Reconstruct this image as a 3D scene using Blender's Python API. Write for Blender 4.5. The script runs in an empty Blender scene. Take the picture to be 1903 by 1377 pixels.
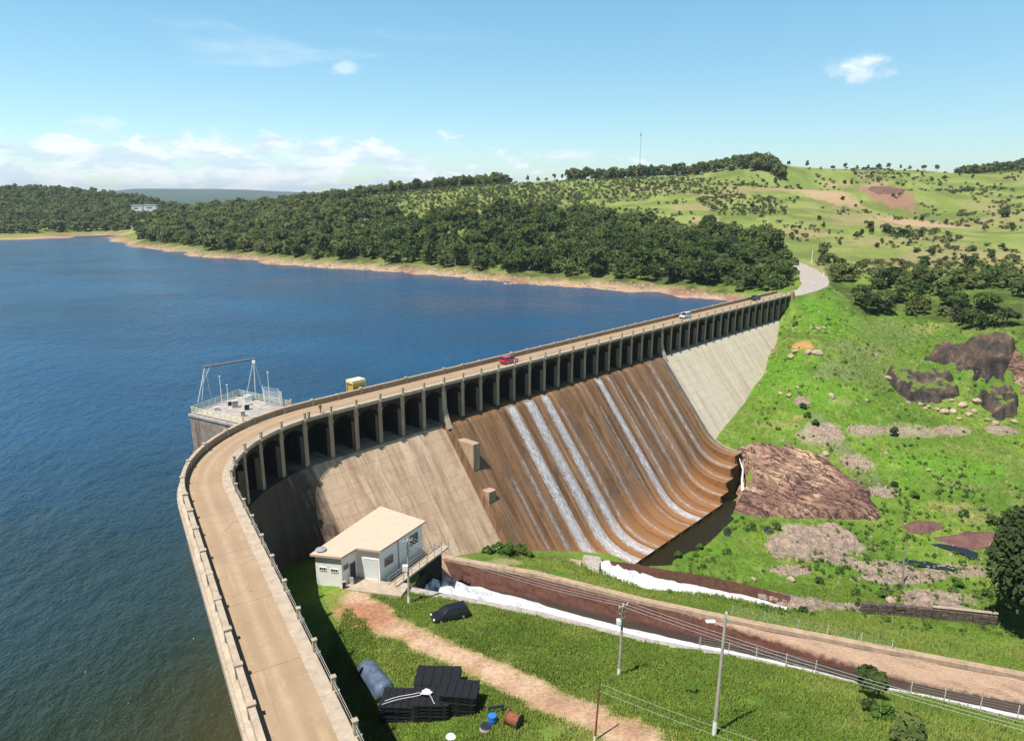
import bpy, bmesh, math, random
import numpy as np
from mathutils import Vector, Matrix
# measured points of the place, in metres: x right, y ahead, z up; z = 0 is the dam road
CTRL = [[-26.4, 85.6, -20.3], [-21.5, 77.6, -20.0], [-11.6, 57.7, -19.5], [-16.1, 68.1, -19.8], [-23.5, 86.4, -20.0], [-18.6, 84.1, -20.2], [-14.6, 82.5, -20.4], [-7.8, 78.7, -19.9], [-11.7, 67.5, -19.3], [-2.9, 61.9, -18.3], [3.2, 72.8, -19.7], [11.9, 66.2, -18.8], [7.8, 54.5, -16.3], [18.5, 53.0, -14.6], [2.5, 54.9, -17.0], [26.7, 52.3, -14.6], [48.1, 54.3, -16.5], [17.7, 65.4, -18.4], [37.8, 63.9, -19.2], [-13.4, 87.0, -20.8], [3.5, 82.8, -21.7], [17.3, 77.8, -22.3], [30.1, 74.6, -22.9], [41.8, 70.9, -23.5], [57.9, 65.9, -24.3], [-12.1, 102.7, -24.5], [4.2, 99.0, -25.4], [20.2, 92.5, -26.1], [35.0, 87.8, -26.8], [48.8, 84.1, -27.5], [67.8, 78.6, -28.3], [-4.7, 106.3, -26.0], [4.7, 111.7, -29.0], [15.0, 112.7, -31.5], [10.1, 107.0, -29.0], [22.0, 101.1, -30.0], [38.5, 97.3, -30.5], [54.5, 94.5, -32.0], [68.6, 90.3, -32.5], [24.1, 116.6, -34.2], [38.6, 129.1, -35.0], [47.1, 139.1, -34.8], [30.5, 118.0, -34.2], [43.2, 110.1, -34.5], [50.4, 104.2, -35.0], [68.9, 104.1, -36.0], [82.0, 103.0, -36.3], [49.2, 127.8, -34.3], [56.5, 119.2, -34.3], [78.0, 120.1, -36.0], [71.8, 129.1, -35.0], [98.8, 128.2, -34.5], [92.7, 114.3, -36.0], [52.0, 136.2, -34.3], [63.3, 135.5, -34.3], [75.9, 132.9, -34.5], [59.4, 163.4, -28.5], [72.5, 165.7, -27.5], [78.6, 154.6, -30.0], [84.7, 145.8, -33.0], [86.8, 205.9, -10.5], [83.2, 187.9, -16.0], [76.3, 176.6, -22.0], [77.5, 172.1, -24.3], [90.3, 169.2, -25.5], [100.4, 191.8, -17.0], [111.0, 215.3, -9.0], [97.5, 156.5, -28.0], [107.5, 175.0, -24.5], [119.3, 197.5, -18.5], [128.6, 215.4, -12.5], [138.4, 234.0, -7.0], [115.6, 154.3, -28.5], [129.0, 175.0, -24.5], [137.8, 187.9, -16.0], [139.0, 191.4, -9.0], [146.4, 218.0, -6.0], [156.7, 213.6, -3.5], [124.7, 244.8, -3.0], [102.4, 232.8, -4.0], [114.1, 142.5, -31.5], [55.7, 172.1, -26.1], [66.7, 187.5, -23.0], [78.2, 204.9, -18.7], [86.2, 219.7, -13.4], [90.7, 230.1, -8.7], [102.2, 246.9, -0.4], [120.0, 265.5, -0.2], [128.5, 294.6, 1.2], [130.5, 312.2, 2.2], [135.0, 336.2, 3.2], [138.4, 355.6, 4.2], [132.0, 278.3, 0.8], [155.5, 299.4, 3.0], [187.8, 324.2, 5.5], [198.2, 267.9, 2.0], [246.9, 337.0, 7.0], [227.3, 395.4, 11.5], [304.0, 532.8, 20.0], [355.6, 491.8, 21.0], [186.0, 404.6, 11.0], [159.9, 427.0, 13.0], [295.1, 648.0, 22.0], [130.7, 491.8, 21.0], [263.8, 720.0, 61.8], [360.2, 740.0, 60.5], [455.9, 760.0, 59.0], [500.1, 740.0, 54.6], [199.0, 760.0, 57.9], [145.9, 780.0, 54.1], [59.4, 800.0, 51.1], [-31.1, 800.0, 45.9], [-125.0, 820.0, 37.2], [-221.4, 830.0, 27.5], [-284.8, 830.0, 23.2], [-335.9, 800.0, 18.2], [-376.8, 770.0, 12.5], [225.1, 610.0, 40.6], [298.8, 610.0, 40.6], [368.3, 610.0, 38.4], [144.6, 640.0, 36.3], [23.6, 640.0, 29.2], [599.6, 860.0, 63.7], [665.7, 880.0, 68.2], [444.2, 620.0, 40.7], [344.4, 940.0, -2.0], [600.0, 1000.0, -2.0], [187.0, 1000.0, -2.0], [-39.6, 1020.0, -2.0], [-280.1, 1050.0, -2.0], [-428.2, 1020.0, -2.0], [-316.8, 577.8, -6.3], [-253.3, 519.6, -6.3], [-190.6, 463.4, -6.3], [-150.0, 428.5, -6.3], [-109.6, 401.5, -6.3], [-73.8, 377.6, -6.3], [-42.3, 358.9, -6.3], [-13.6, 337.4, -6.3], [12.1, 318.2, -6.3], [35.4, 304.7, -6.3], [56.6, 290.6, -6.3], [72.6, 273.1, -6.3], [85.2, 258.9, -6.3], [-481.9, 658.6, -6.3], [-463.1, 675.7, -6.3], [-449.8, 712.8, -6.3], [-411.8, 743.3, -6.3], [-214.6, 424.9, -12.0], [-127.9, 364.1, -12.0], [-62.5, 318.2, -12.0], [-11.7, 290.6, -12.0], [31.2, 267.2, -12.0], [58.1, 247.2, -12.0], [-335.0, 509.3, -12.0], [-341.2, 463.4, -12.0], [-327.4, 565.2, -12.0], [-253.3, 541.6, -3.0], [-253.3, 574.6, 1.0], [-190.6, 485.4, -3.0], [-190.6, 518.4, 1.0], [-150.0, 450.5, -3.0], [-150.0, 483.5, 1.0], [-109.6, 423.5, -3.0], [-109.6, 456.5, 1.0], [-73.8, 399.6, -3.0], [-73.8, 432.6, 1.0], [-42.3, 380.9, -3.0], [-42.3, 413.9, 1.0], [-13.6, 359.4, -3.0], [-13.6, 392.4, 1.0], [12.1, 340.2, -3.0], [12.1, 373.2, 1.0], [35.4, 326.7, -3.0], [35.4, 359.7, 1.0], [56.6, 312.6, -3.0], [73.3, 298.1, -3.0], [89.1, 329.8, 2.5], [109.5, 314.4, 1.5], [115.7, 432.1, 9.5], [50.1, 438.5, 7.5], [60.3, 532.8, 20.0], [-20.1, 510.6, 11.0], [-17.7, 452.1, 27.0], [-105.1, 545.4, 9.5], [-111.1, 580.2, 21.0], [-211.6, 612.2, 8.0], [-239.8, 696.7, 16.0], [-284.5, 649.9, 5.0], [-609.9, 840.0, 9.4], [-551.8, 850.0, 12.3], [-777.4, 1080.0, 40.1], [-695.4, 1080.0, 41.7], [-614.9, 1080.0, 33.8], [-558.6, 1080.0, 25.9], [-511.9, 1100.0, 14.3], [-493.2, 860.0, 8.8], [-80.0, 60.0, -18.0], [-150.0, 40.0, -18.0], [-60.0, 130.0, -18.0], [-20.0, 180.0, -18.0], [30.0, 220.0, -16.0], [-150.0, 200.0, -18.0], [-300.0, 100.0, -18.0], [-300.0, 300.0, -18.0], [-60.0, 20.0, -18.0], [-60.0, -60.0, -18.0], [-200.0, -100.0, -18.0], [-480.0, 400.0, -16.0], [-100.0, 280.0, -16.0], [-420.0, 180.0, -18.0], [-24.0, 75.0, -20.5], [-14.0, 60.0, -20.0], [-4.0, 40.0, -19.0], [8.0, 22.0, -16.0], [-26.0, 92.0, -20.5], [-20.0, 104.0, -23.0], [40.0, 5.0, -11.0], [100.0, 0.0, -11.0], [20.0, -30.0, -10.0], [150.0, 40.0, -22.0], [200.0, 100.0, -30.0], [120.0, -100.0, -8.0], [-10.0, 0.0, -16.0], [300.0, 150.0, -20.0], [350.0, 300.0, 5.0], [420.0, 450.0, 25.0], [-900.0, -400.0, 2.0], [0.0, -500.0, 2.0], [900.0, -400.0, 2.0], [1200.0, 300.0, 2.0], [-1200.0, 300.0, 2.0]]
CUTS = [([[-14.22, 87.14], [3.55, 82.78], [17.25, 77.74], [30.11, 74.58], [41.76, 70.82], [57.85, 65.88], [115.21, 48.27], [125.22, 61.76], [67.54, 78.3], [48.6, 83.73], [34.81, 87.45], [20.13, 92.08], [4.16, 98.53], [-12.11, 102.69]], [[-13.16, 94.91, -27.7], [3.85, 90.66, -29.0], [18.69, 84.91, -29.3], [32.46, 81.02, -30.0], [45.18, 77.28, -31.1], [62.7, 72.09, -31.5], [120.22, 55.02, -32.73]], 1.6), ([[15.87, 109.49], [19.46, 106.86], [22.78, 104.67], [31.75, 103.84], [40.41, 102.38], [45.4, 101.12], [48.21, 105.88], [42.1, 107.3], [33.53, 110.5], [27.06, 111.82], [22.42, 113.17], [15.94, 114.71]], [[15.9, 112.1, -34.6], [20.94, 110.02, -34.6], [24.92, 108.25, -34.6], [32.64, 107.17, -34.6], [41.25, 104.84, -34.6], [46.8, 103.5, -34.6]], 1.2), ([[34.18, 145.51], [47.15, 168.28], [57.35, 160.16], [57.95, 153.46], [45.17, 135.3]], [[39.31, 140.75, -36.5], [57.01, 159.8, -36.5]], 0.5), ([[23.51, 118.76], [24.79, 116.79], [30.02, 117.96], [38.89, 128.17], [48.13, 139.24], [50.93, 146.73], [42.86, 145.29], [27.42, 128.62]], [[24.0, 118.0, -35.4], [50.0, 144.0, -35.4]], 0.5)]
CN = [[-14.22, 87.14, -20.6], [3.55, 82.78, -21.6], [17.25, 77.74, -22.2], [30.11, 74.58, -22.8], [41.76, 70.82, -23.4], [57.85, 65.88, -24.2], [115.21, 48.27, -27.05]]
CF = [[-12.11, 102.69, -24.5], [4.16, 98.53, -25.3], [20.13, 92.08, -26], [34.81, 87.45, -26.7], [48.6, 83.73, -27.4], [67.54, 78.3, -28.2], [125.22, 61.76, -30.64]]
CW = [[-12.07, 101.42, -27.7], [4.14, 97.22, -29.0], [20.05, 90.85, -29.3], [34.68, 86.23, -30.0], [48.43, 82.46, -31.1], [67.25, 77.07, -31.5], [124.93, 60.55, -32.73]]
DN = [[15.87, 109.49, -32], [19.46, 106.86, -32], [22.78, 104.67, -32], [31.75, 103.84, -32.3], [40.41, 102.38, -32.8], [45.4, 101.12, -33.5]]
DF = [[15.94, 114.71, -32], [22.42, 113.17, -32], [27.06, 111.82, -32.3], [33.53, 110.5, -32.6], [42.1, 107.3, -33], [48.21, 105.88, -34]]
TRACK = [[-20.87, 83.79], [-18.63, 80.69], [-14.77, 76.77], [-9.89, 72.97], [-3.15, 67.81], [1.37, 63.8], [5.44, 60.17], [9.3, 56.33], [12.27, 53.04], [16, 45], [22, 30]]
GROAD = [[100.74, 245.95, -0.85], [107.89, 251.3, -0.0], [116.81, 265.34, 0.23], [124.01, 284.01, 1.24], [129.32, 303.35, 1.9], [131.95, 318.82, 2.77], [134.45, 334.7, 3.07], [134.52, 345.24, 3.72]]
PATCH = [[304.44, 580.55, 20.5, 40.9, 0.05, (0.28, 0.15, 0.11), 0.9], [253.63, 579.58, 25.1, 50.1, 0.08, (0.42, 0.28, 0.18), 0.8], [279.91, 479.55, 24.0, 35.2, 0.22, (0.42, 0.28, 0.18), 0.9], [335.4, 696.08, 38.1, 4.8, -0.25, (0.42, 0.28, 0.18), 0.6], [130.04, 474.92, 12.3, 10.8, -0.4, (0.42, 0.28, 0.18), 0.5], [88.54, 204.17, 3.1, 2.6, -0.7, (0.45, 0.22, 0.1), 0.9], [88.52, 178.59, 4.6, 1.3, 0.09, (0.42, 0.28, 0.18), 0.6], [76.75, 173.94, 3.4, 0.6, -0.16, (0.4, 0.24, 0.1), 0.6], [79.13, 167.22, 6.0, 4.1, -0.11, (0.42, 0.34, 0.27), 0.55], [91.55, 168.81, 4.8, 2.2, -0.02, (0.42, 0.34, 0.27), 0.6], [60.9, 126.96, 9.7, 6.9, 0.09, (0.42, 0.34, 0.27), 0.75], [52.26, 116.0, 4.1, 1.5, 0.03, (0.42, 0.34, 0.27), 0.7], [71.0, 118.82, 6.7, 2.3, 0.12, (0.42, 0.34, 0.27), 0.8], [75.68, 109.18, 7.5, 3.2, 0.05, (0.42, 0.34, 0.27), 0.75], [60.04, 104.98, 5.9, 1.7, 0.09, (0.42, 0.34, 0.27), 0.6], [85.2, 118.36, 6.0, 1.9, -0.05, (0.42, 0.34, 0.27), 0.6], [61.71, 131.55, 3.5, 1.3, 0.07, (0.42, 0.34, 0.27), 0.8], [63.28, 120.19, 3.5, 1.3, 0.18, (0.42, 0.34, 0.27), 0.7], [78.56, 179.1, 2.0, 1.6, -0.26, (0.42, 0.34, 0.27), 0.7], [80.14, 173.55, 2.7, 1.9, -0.09, (0.16, 0.19, 0.09), 0.8], [81.88, 168.95, 3.4, 2.6, -0.07, (0.42, 0.34, 0.27), 0.65], [82.07, 162.79, 3.9, 3.4, -0.1, (0.17, 0.19, 0.1), 0.8], [83.22, 156.36, 3.8, 3.2, -0.07, (0.42, 0.34, 0.27), 0.6], [83.32, 150.86, 4.3, 2.2, -0.05, (0.15, 0.18, 0.08), 0.7], [85.04, 146.51, 3.6, 1.9, -0.05, (0.42, 0.34, 0.27), 0.5], [81.49, 217.35, 4.5, 3.5, -1.11, (0.42, 0.34, 0.27), 0.4], [136.89, 224.54, 6.8, 4.7, -0.59, (0.3, 0.26, 0.1), 0.6], [106.73, 205.85, 13.4, 4.2, 0.38, (0.16, 0.2, 0.08), 0.8], [93.55, 190.79, 8.5, 3.9, 0.29, (0.18, 0.21, 0.09), 0.7], [102.67, 168.82, 8.0, 3.0, 0.06, (0.42, 0.34, 0.27), 0.45], [104.36, 146.35, 8.3, 2.5, -0.05, (0.14, 0.2, 0.05), 0.6], [127.14, 169.93, 3.9, 2.5, -0.11, (0.42, 0.34, 0.27), 0.7], [114.47, 169.82, 5.1, 2.4, 0.06, (0.42, 0.34, 0.27), 0.6], [94.84, 140.17, 6.0, 2.0, -0.16, (0.3, 0.26, 0.1), 0.6], [100.17, 135.56, 4.8, 2.6, -0.13, (0.24, 0.23, 0.09), 0.7], [83.4, 148.29, 4.9, 1.8, -0.03, (0.06, 0.1, 0.02), 0.6], [94.62, 151.04, 5.9, 2.4, -0.14, (0.06, 0.1, 0.02), 0.5], [70.63, 172.4, 5.4, 1.6, -0.18, (0.3, 0.26, 0.1), 0.5], [70.1, 179.31, 4.1, 1.7, -0.49, (0.06, 0.1, 0.02), 0.5], [76.66, 198.44, 11.5, 11.6, -1.04, (0.1, 0.24, 0.02), 0.8], [106.94, 226.1, 10.3, 13.7, 0.06, (0.1, 0.24, 0.02), 0.8], [80.94, 181.69, 14.0, 6.3, -0.29, (0.1, 0.24, 0.02), 0.6], [102.57, 154.1, 16.3, 7.1, -0.05, (0.1, 0.24, 0.02), 0.7], [122.99, 221.54, 15.6, 8.7, 0.18, (0.13, 0.19, 0.06), 0.6], [101.54, 194.31, 12.8, 7.6, 0.38, (0.13, 0.19, 0.06), 0.6], [37.53, 129.24, 3.8, 4.9, -0.02, (0.22, 0.27, 0.05), 0.6], [40.47, 124.11, 5.2, 3.6, -0.07, (0.1, 0.24, 0.02), 0.5], [17.57, 101.2, 8.0, 6.9, 0.69, (0.22, 0.27, 0.05), 0.6], [4.41, 104.79, 8.8, 4.6, 0.55, (0.22, 0.27, 0.05), 0.5], [-1.03, 103.4, 4.0, 2.2, 0.44, (0.4, 0.33, 0.2), 0.5], [-16.43, 72.98, 3.0, 1.2, -0.07, (0.22, 0.27, 0.05), 0.8], [1.61, 61.6, 2.3, 0.5, -0.11, (0.22, 0.27, 0.05), 0.5], [-12.63, 69.56, 3.6, 1.5, -0.12, (0.24, 0.22, 0.05), 0.8], [17.62, 58.47, 4.3, 1.7, -0.05, (0.22, 0.27, 0.05), 0.5], [25.42, 56.47, 3.2, 0.6, 0.05, (0.36, 0.31, 0.15), 0.6], [31.59, 55.24, 3.7, 0.7, 0.05, (0.33, 0.28, 0.14), 0.6], [-3.3, 57.91, 3.3, 1.0, -0.19, (0.1, 0.19, 0.03), 0.5]]
WOOD_A = [[-316.8, 585.8], [-253.4, 527.6], [-190.6, 471.4], [-150.0, 436.5], [-109.6, 409.5], [-73.8, 385.6], [-42.3, 366.9], [-13.6, 345.4], [12.1, 326.2], [35.4, 312.7], [56.6, 298.6], [73.7, 285.6], [91.7, 269.9], [100.2, 261.9], [110.4, 268.4], [126.5, 309.4], [137.7, 348.7], [146.5, 389.4], [125.5, 431.8], [90.9, 478.4], [39.3, 522.7], [-17.2, 437.1], [-81.6, 560.0], [-184.4, 690.0], [-247.3, 720.0], [-319.3, 760.0], [-378.0, 760.0], [-331.1, 620.0]]
WOOD_D = [[113.74, 229.23], [132.52, 237.06], [141.36, 232.67], [141.83, 210.63], [145.26, 191.32], [198.17, 267.11], [180.0, 272.07], [163.45, 280.33], [143.28, 270.56], [130.22, 262.87]]
WOOD_D2 = [[120.93, 260.57], [119.96, 242.93], [137.39, 275.96], [142.96, 302.45], [159.29, 356.49], [150.39, 341.84], [134.49, 296.44]]
POOL = [[20.6, 119.97], [23.03, 116.01], [24.83, 114.87], [30.77, 116.79], [40.28, 127.26], [49.06, 138.45], [51.68, 146.73], [42.86, 145.29], [27.42, 128.62]]
PONDS = [(-35.18, [[82.67, 130.61], [84.85, 126.71], [88.91, 122.81], [90.2, 120.73], [92.58, 123.23], [89.88, 126.05], [86.46, 129.44]]), (-35.92, [[70.07, 121.01], [77.88, 120.0], [82.9, 118.02], [86.61, 119.0], [82.64, 121.01], [76.92, 122.04]]), (-34.6, [[43.46, 130.67], [44.54, 128.34], [46.52, 131.87], [45.46, 133.57]]), (-34.15, [[51.93, 130.99], [52.75, 128.63], [54.73, 130.99], [53.92, 133.42]]), (-36.02, [[63.65, 112.21], [68.79, 110.79], [70.04, 111.67], [65.18, 113.29]])]
OUTB = [[[13.57, 107.77], [15.05, 107.59], [16.14, 113.25], [13.19, 114.21], [12.42, 111.37]], [[10.43, 108.78], [11.67, 107.88], [12.56, 111.18], [10.31, 111.94]], [[14.48, 108.03], [15.57, 107.68], [16.18, 111.79], [15.25, 112.16]], [[11.39, 108.69], [12.11, 108.34], [12.84, 111.81], [12.39, 112.18]]]
SLAB = [[55.84, 164.12], [64.4, 166.17], [72.18, 164.98], [76.56, 159.09], [78.43, 154.25], [81.28, 149.14], [81.36, 141.52], [77.79, 133.93], [70.2, 135.36], [60.94, 135.3], [54.23, 135.86], [50.17, 137.54], [46.45, 139.94], [50.13, 148.65], [54.07, 156.55]]
PURPLE = [[[82.09, 132.81], [86.62, 135.85], [90.77, 135.07], [91.94, 132.22], [86.95, 130.4], [82.54, 130.48]], [[86.71, 129.0], [93.93, 130.9], [100.01, 130.01], [101.03, 126.61], [97.11, 123.97], [91.26, 124.79], [88.14, 126.74]], [[293.43, 587.93], [358.28, 679.31], [367.37, 658.34], [317.44, 575.62], [294.87, 574.09]]]
CLIFF = [[[111.46, 200.36], [116.57, 203.31], [121.05, 200.88], [126.57, 193.9], [128.76, 190.21], [125.87, 185.73], [115.71, 184.7], [110.93, 184.38], [108.52, 188.14], [108.97, 194.15]], [[123.27, 205.28], [131.01, 201.24], [134.53, 198.51], [139.23, 195.59], [142.65, 191.44], [142.0, 187.76], [138.96, 186.77], [131.77, 189.96], [129.21, 193.47], [129.0, 197.35]], [[130.07, 185.94], [134.11, 185.93], [138.24, 185.76], [138.63, 181.92], [134.28, 175.74], [130.46, 175.07], [128.94, 180.61]], [[140.66, 192.34], [144.64, 190.15], [145.26, 185.19], [142.12, 179.41], [139.68, 182.11], [140.0, 186.76]]]
RUBBLE = [[[50.43, 125.21], [58.22, 131.29], [67.52, 134.51], [71.62, 131.01], [70.86, 127.08], [63.77, 121.26], [56.27, 118.45], [50.77, 120.25]], [[69.58, 108.65], [72.83, 110.95], [78.01, 109.82], [80.15, 105.75], [74.52, 104.24], [69.07, 106.05]], [[65.21, 115.49], [76.92, 118.23], [82.03, 116.48], [74.63, 114.15], [67.43, 113.84]], [[42.89, 109.25], [47.38, 108.35], [53.67, 107.39], [56.36, 105.06], [49.93, 103.1], [43.45, 103.13]]]
BOULDERS = [[117.97, 179.43, -24.1, 2.2], [120.93, 180.19, -24.04, 1.7], [125.23, 182.99, -23.2, 2.4], [123.99, 178.44, -24.4, 1.6], [120.03, 176.2, -24.89, 1.5], [129.27, 183.68, -22.32, 2.2], [126.54, 180.24, -23.9, 1.4], [113.54, 183.51, -22.89, 1.3], [115.24, 182.46, -23.35, 1.2], [116.8, 181.24, -23.75, 1.5], [126.92, 175.07, -24.82, 1.4], [127.87, 173.22, -25.11, 1.6], [132.72, 173.15, -24.64, 1.6], [109.73, 194.39, -18.5, 1.8], [111.69, 196.73, -17.97, 1.2], [85.21, 202.25, -12.21, 1.6], [87.56, 199.39, -11.9, 2.2], [89.9, 198.19, -11.79, 2.4], [83.62, 201.13, -13.61, 1.8], [98.66, 218.69, -8.24, 1.4], [100.54, 219.09, -7.96, 1.1], [97.34, 220.49, -8.23, 1.0], [86.84, 179.93, -19.51, 1.6], [76.04, 182.08, -20.14, 1.5], [74.67, 184.33, -20.17, 1.2], [79.24, 184.21, -18.43, 1.1], [77.63, 160.09, -28.68, 1.6], [71.17, 208.15, -21.27, 1.0], [98.04, 151.59, -29.45, 1.0], [96.53, 179.97, -20.74, 0.9], [96.09, 125.66, -34.97, 1.2], [66.73, 107.83, -36.09, 1.6], [51.16, 113.12, -35.03, 1.3], [44.11, 112.76, -34.82, 1.0], [113.81, 181.27, -23.45, 1.0], [123.43, 185.59, -22.42, 1.1]]
WALLR = [[59.1, 103.16, -35.15], [64.64, 103.19, -35.58], [68.18, 102.93, -35.82], [73.23, 102.21, -35.96], [80.32, 100.67, -35.93]]
BUSH_GREEN = [[-2.47, 108.08, -26.8, 2.2], [-0.61, 107.85, -27.08, 2.6], [1.28, 109.5, -27.79, 2.2], [-4.3, 107.04, -26.22, 1.5], [3.16, 109.02, -28.05, 1.3], [-14.87, 107.07, -24.61, 1.6], [38.63, 62.39, -18.67, 3.6], [35.04, 51.55, -14.49, 3.4], [35.02, 57.77, -16.41, 1.6], [35.99, 56.66, -16.07, 1.8], [97.4, 166.66, -25.8, 2.4], [77.59, 176.35, -21.92, 1.8], [78.09, 173.75, -23.34, 1.6], [79.23, 171.07, -24.68, 1.7], [141.14, 235.69, -6.34, 4.5], [94.31, 226.02, -8.35, 1.6], [18.79, 61.75, -17.16, 1.2], [47.78, 100.39, -33.52, 1.4], [41.92, 121.83, -34.64, 1.5], [37.34, 124.37, -34.87, 1.3], [54.81, 131.19, -34.25, 1.8], [49.83, 131.36, -34.34, 1.8], [32.1, 120.4, -34.42, 1.4], [100.71, 132.8, -33.84, 2.2], [97.1, 136.1, -33.6, 1.8], [90.85, 143.69, -32.69, 1.6], [88.1, 147.81, -31.88, 1.5], [61.23, 115.69, -35.12, 1.4], [65.95, 109.08, -36.03, 1.6], [55.74, 112.25, -35.28, 1.5], [61.31, 109.47, -35.73, 1.4], [82.25, 113.53, -36.61, 1.5], [84.84, 109.98, -36.59, 1.8]]
PSHRUB = [[211.48, 412.27, 12.13, 4.5], [219.95, 416.56, 12.86, 6], [215.43, 398.69, 11.32, 5.5], [220.95, 397.61, 11.38, 6], [200.65, 402.83, 11.09, 4], [218.25, 432.73, 14.36, 6.5], [193.6, 394.41, 10.06, 4], [230.81, 396.19, 11.45, 4.5], [219.18, 386.06, 10.55, 5], [342.29, 492.66, 19.14, 7], [192.37, 434.17, 14.3, 3], [178.42, 436.64, 14.19, 2.5], [170.76, 421.06, 11.69, 2.5], [197.24, 341.16, 6.68, 3.5], [176.69, 295.98, 3.35, 6], [192.1, 291.45, 3.8, 5], [220.47, 320.65, 5.8, 4], [260.28, 559.4, 30.94, 4], [333.49, 700.16, 45.81, 4.5], [327.2, 701.41, 45.82, 4], [272.93, 554.31, 28.51, 2.5], [241.69, 676.38, 43.88, 4], [206.48, 609.5, 40.6, 4.5], [211.48, 653.98, 43.53, 4], [252.66, 686.01, 46.54, 5], [260.53, 693.83, 49.22, 5], [154.03, 507.94, 24.38, 3], [219.01, 408.6, 12.32, 5], [305.23, 428.81, 12.92, 5], [208.82, 338.57, 6.87, 3], [290.26, 430.98, 12.81, 4.5], [190.44, 364.08, 7.68, 3], [178.7, 381.28, 7.93, 3], [370.64, 674.18, 43.86, 4], [413.22, 682.73, 48.96, 5], [361.01, 718.23, 55.01, 4], [346.12, 720.97, 55.08, 4]]
SCRUBP = [[[146.17, 569.36], [173.19, 588.87], [205.24, 554.39], [201.64, 511.25], [169.59, 474.37], [140.67, 487.49]], [[62.32, 762.69], [140.06, 748.91], [191.78, 690.9], [139.59, 617.4], [71.45, 634.42], [4.01, 620.48], [-44.4, 639.51], [-27.55, 708.0]], [[139.03, 304.13], [161.39, 320.99], [236.96, 321.82], [200.68, 270.74], [143.7, 275.68], [131.07, 276.24]], [[344.85, 730.41], [400.1, 710.92], [415.33, 681.98], [392.11, 658.96], [337.66, 701.42]]]
RIDGE1 = [[-251.1, 815.0, 32.4], [-192.0, 815.0, 38.4], [-123.2, 810.0, 44.3], [-61.6, 805.0, 47.7], [-3.9, 795.0, 48.7]]
RIDGE2 = [[64.6, 790.0, 50.9], [117.3, 785.0, 54.2], [171.6, 765.0, 58.1], [224.3, 750.0, 60.8], [269.1, 720.0, 62.8]]
HILL_L = [[-825.8, 1080.0, 43.3], [-727.8, 1080.0, 43.3], [-661.4, 1090.0, 37.0], [-579.9, 1090.0, 29.0], [-519.6, 1100.0, 19.2]]
HILL_L0 = [[-527.5, 665.6], [-488.0, 674.1], [-469.1, 691.6], [-456.0, 729.7], [-414.8, 761.1]]
SHORE_L = [[-486.26, 664.63], [-465.45, 679.24], [-451.14, 715.01], [-416.75, 747.29]]
BIGTREE = [77.55, 94.71, -34.54]
CAR_G = [-7.93, 78.89, -20.06]
CARG_AX = [[-10.15, 78.76, -19.98], [-5.63, 80.12, -20.33]]
CAR_F = [130.86, 319.17, 2.74]
STACKS = [[-11.75, 60.12, -19.6], [-8.35, 59.65, -19.05], [-5.48, 59.77, -18.58], [-8.02, 62.8, -19.02]]
TARP = [[-17.23, 69.24, -19.96], [-13.89, 64.61, -19.68]]
DRUM = [0.19, 57.47, -17.59]
BINS = [[-1.96, 58.09, -17.95], [-2.62, 57.17, -17.96], [-1.62, 59.74, -18.1]]
LITTER = [-6.0, 56.82, -18.52]
POLES = [[-14.0, 83.07, -20.47], [11.93, 66.3, -18.89], [18.49, 53.02, -14.66], [7.75, 54.21, -16.34], [72.1, 113.54, -36.39]]
GPOST = [[127.47, 282.86, 1.37], [152.08, 418.17, 10.26], [139.32, 322.91, 3.13]]
FENCE_N = [[11.25, 80.99], [17.31, 78.03], [20.48, 77.22], [23.78, 76.09], [27.14, 75.05], [30.41, 74.48], [33.67, 73.35], [36.88, 72.3], [40.33, 71.48], [43.6, 70.35], [46.47, 68.71], [49.31, 67.05], [53.14, 66.47], [57.06, 65.9]]
FENCE_F = [[32.77, 90.73], [36.92, 88.85], [41.25, 87.29], [44.78, 85.78], [48.87, 84.31], [52.54, 83.0], [55.76, 81.62], [59.32, 80.15], [63.27, 78.63], [66.96, 77.05]]
HOUSE_L = [[-465.7, 880.0, 18.1], [-448.9, 880.0, 18.7], [-420.63, 762.58, -2.72]]
WOOD_R = [[487.2, 800.0, 51.7], [554.8, 860.0, 61.2], [606.3, 880.0, 68.2], [664.8, 880.0, 72.6], [576.8, 760.0, 53.5], [532.5, 760.0, 45.2]]
SCRUBQ = [[-81.6, 570], [-17.3, 445], [33.9, 455], [85.7, 455], [75, 560], [60, 700], [-4, 770], [-61, 780], [-123, 785], [-192, 790], [-251, 790], [-184, 695]]
SKYLINE = [[281.2, 730.0, 62.2], [302.6, 735.0, 60.8], [317.3, 737.0, 60.4], [330.4, 738.0, 60.4], [343.6, 740.0, 59.9], [356.3, 741.0, 60.0], [368.0, 742.0, 59.5], [380.2, 744.0, 59.6], [391.3, 746.0, 59.6], [404.8, 748.0, 59.2], [416.0, 750.0, 59.2], [431.3, 752.0, 58.8], [447.2, 755.0, 58.9], [17.1, 795.0, 48.7], [29.1, 795.0, 48.7], [38.1, 795.0, 49.3], [47.0, 795.0, 49.9], [55.9, 793.0, 49.8]]
MASTFAR = [160.0, 900.0, 76.8]
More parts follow.
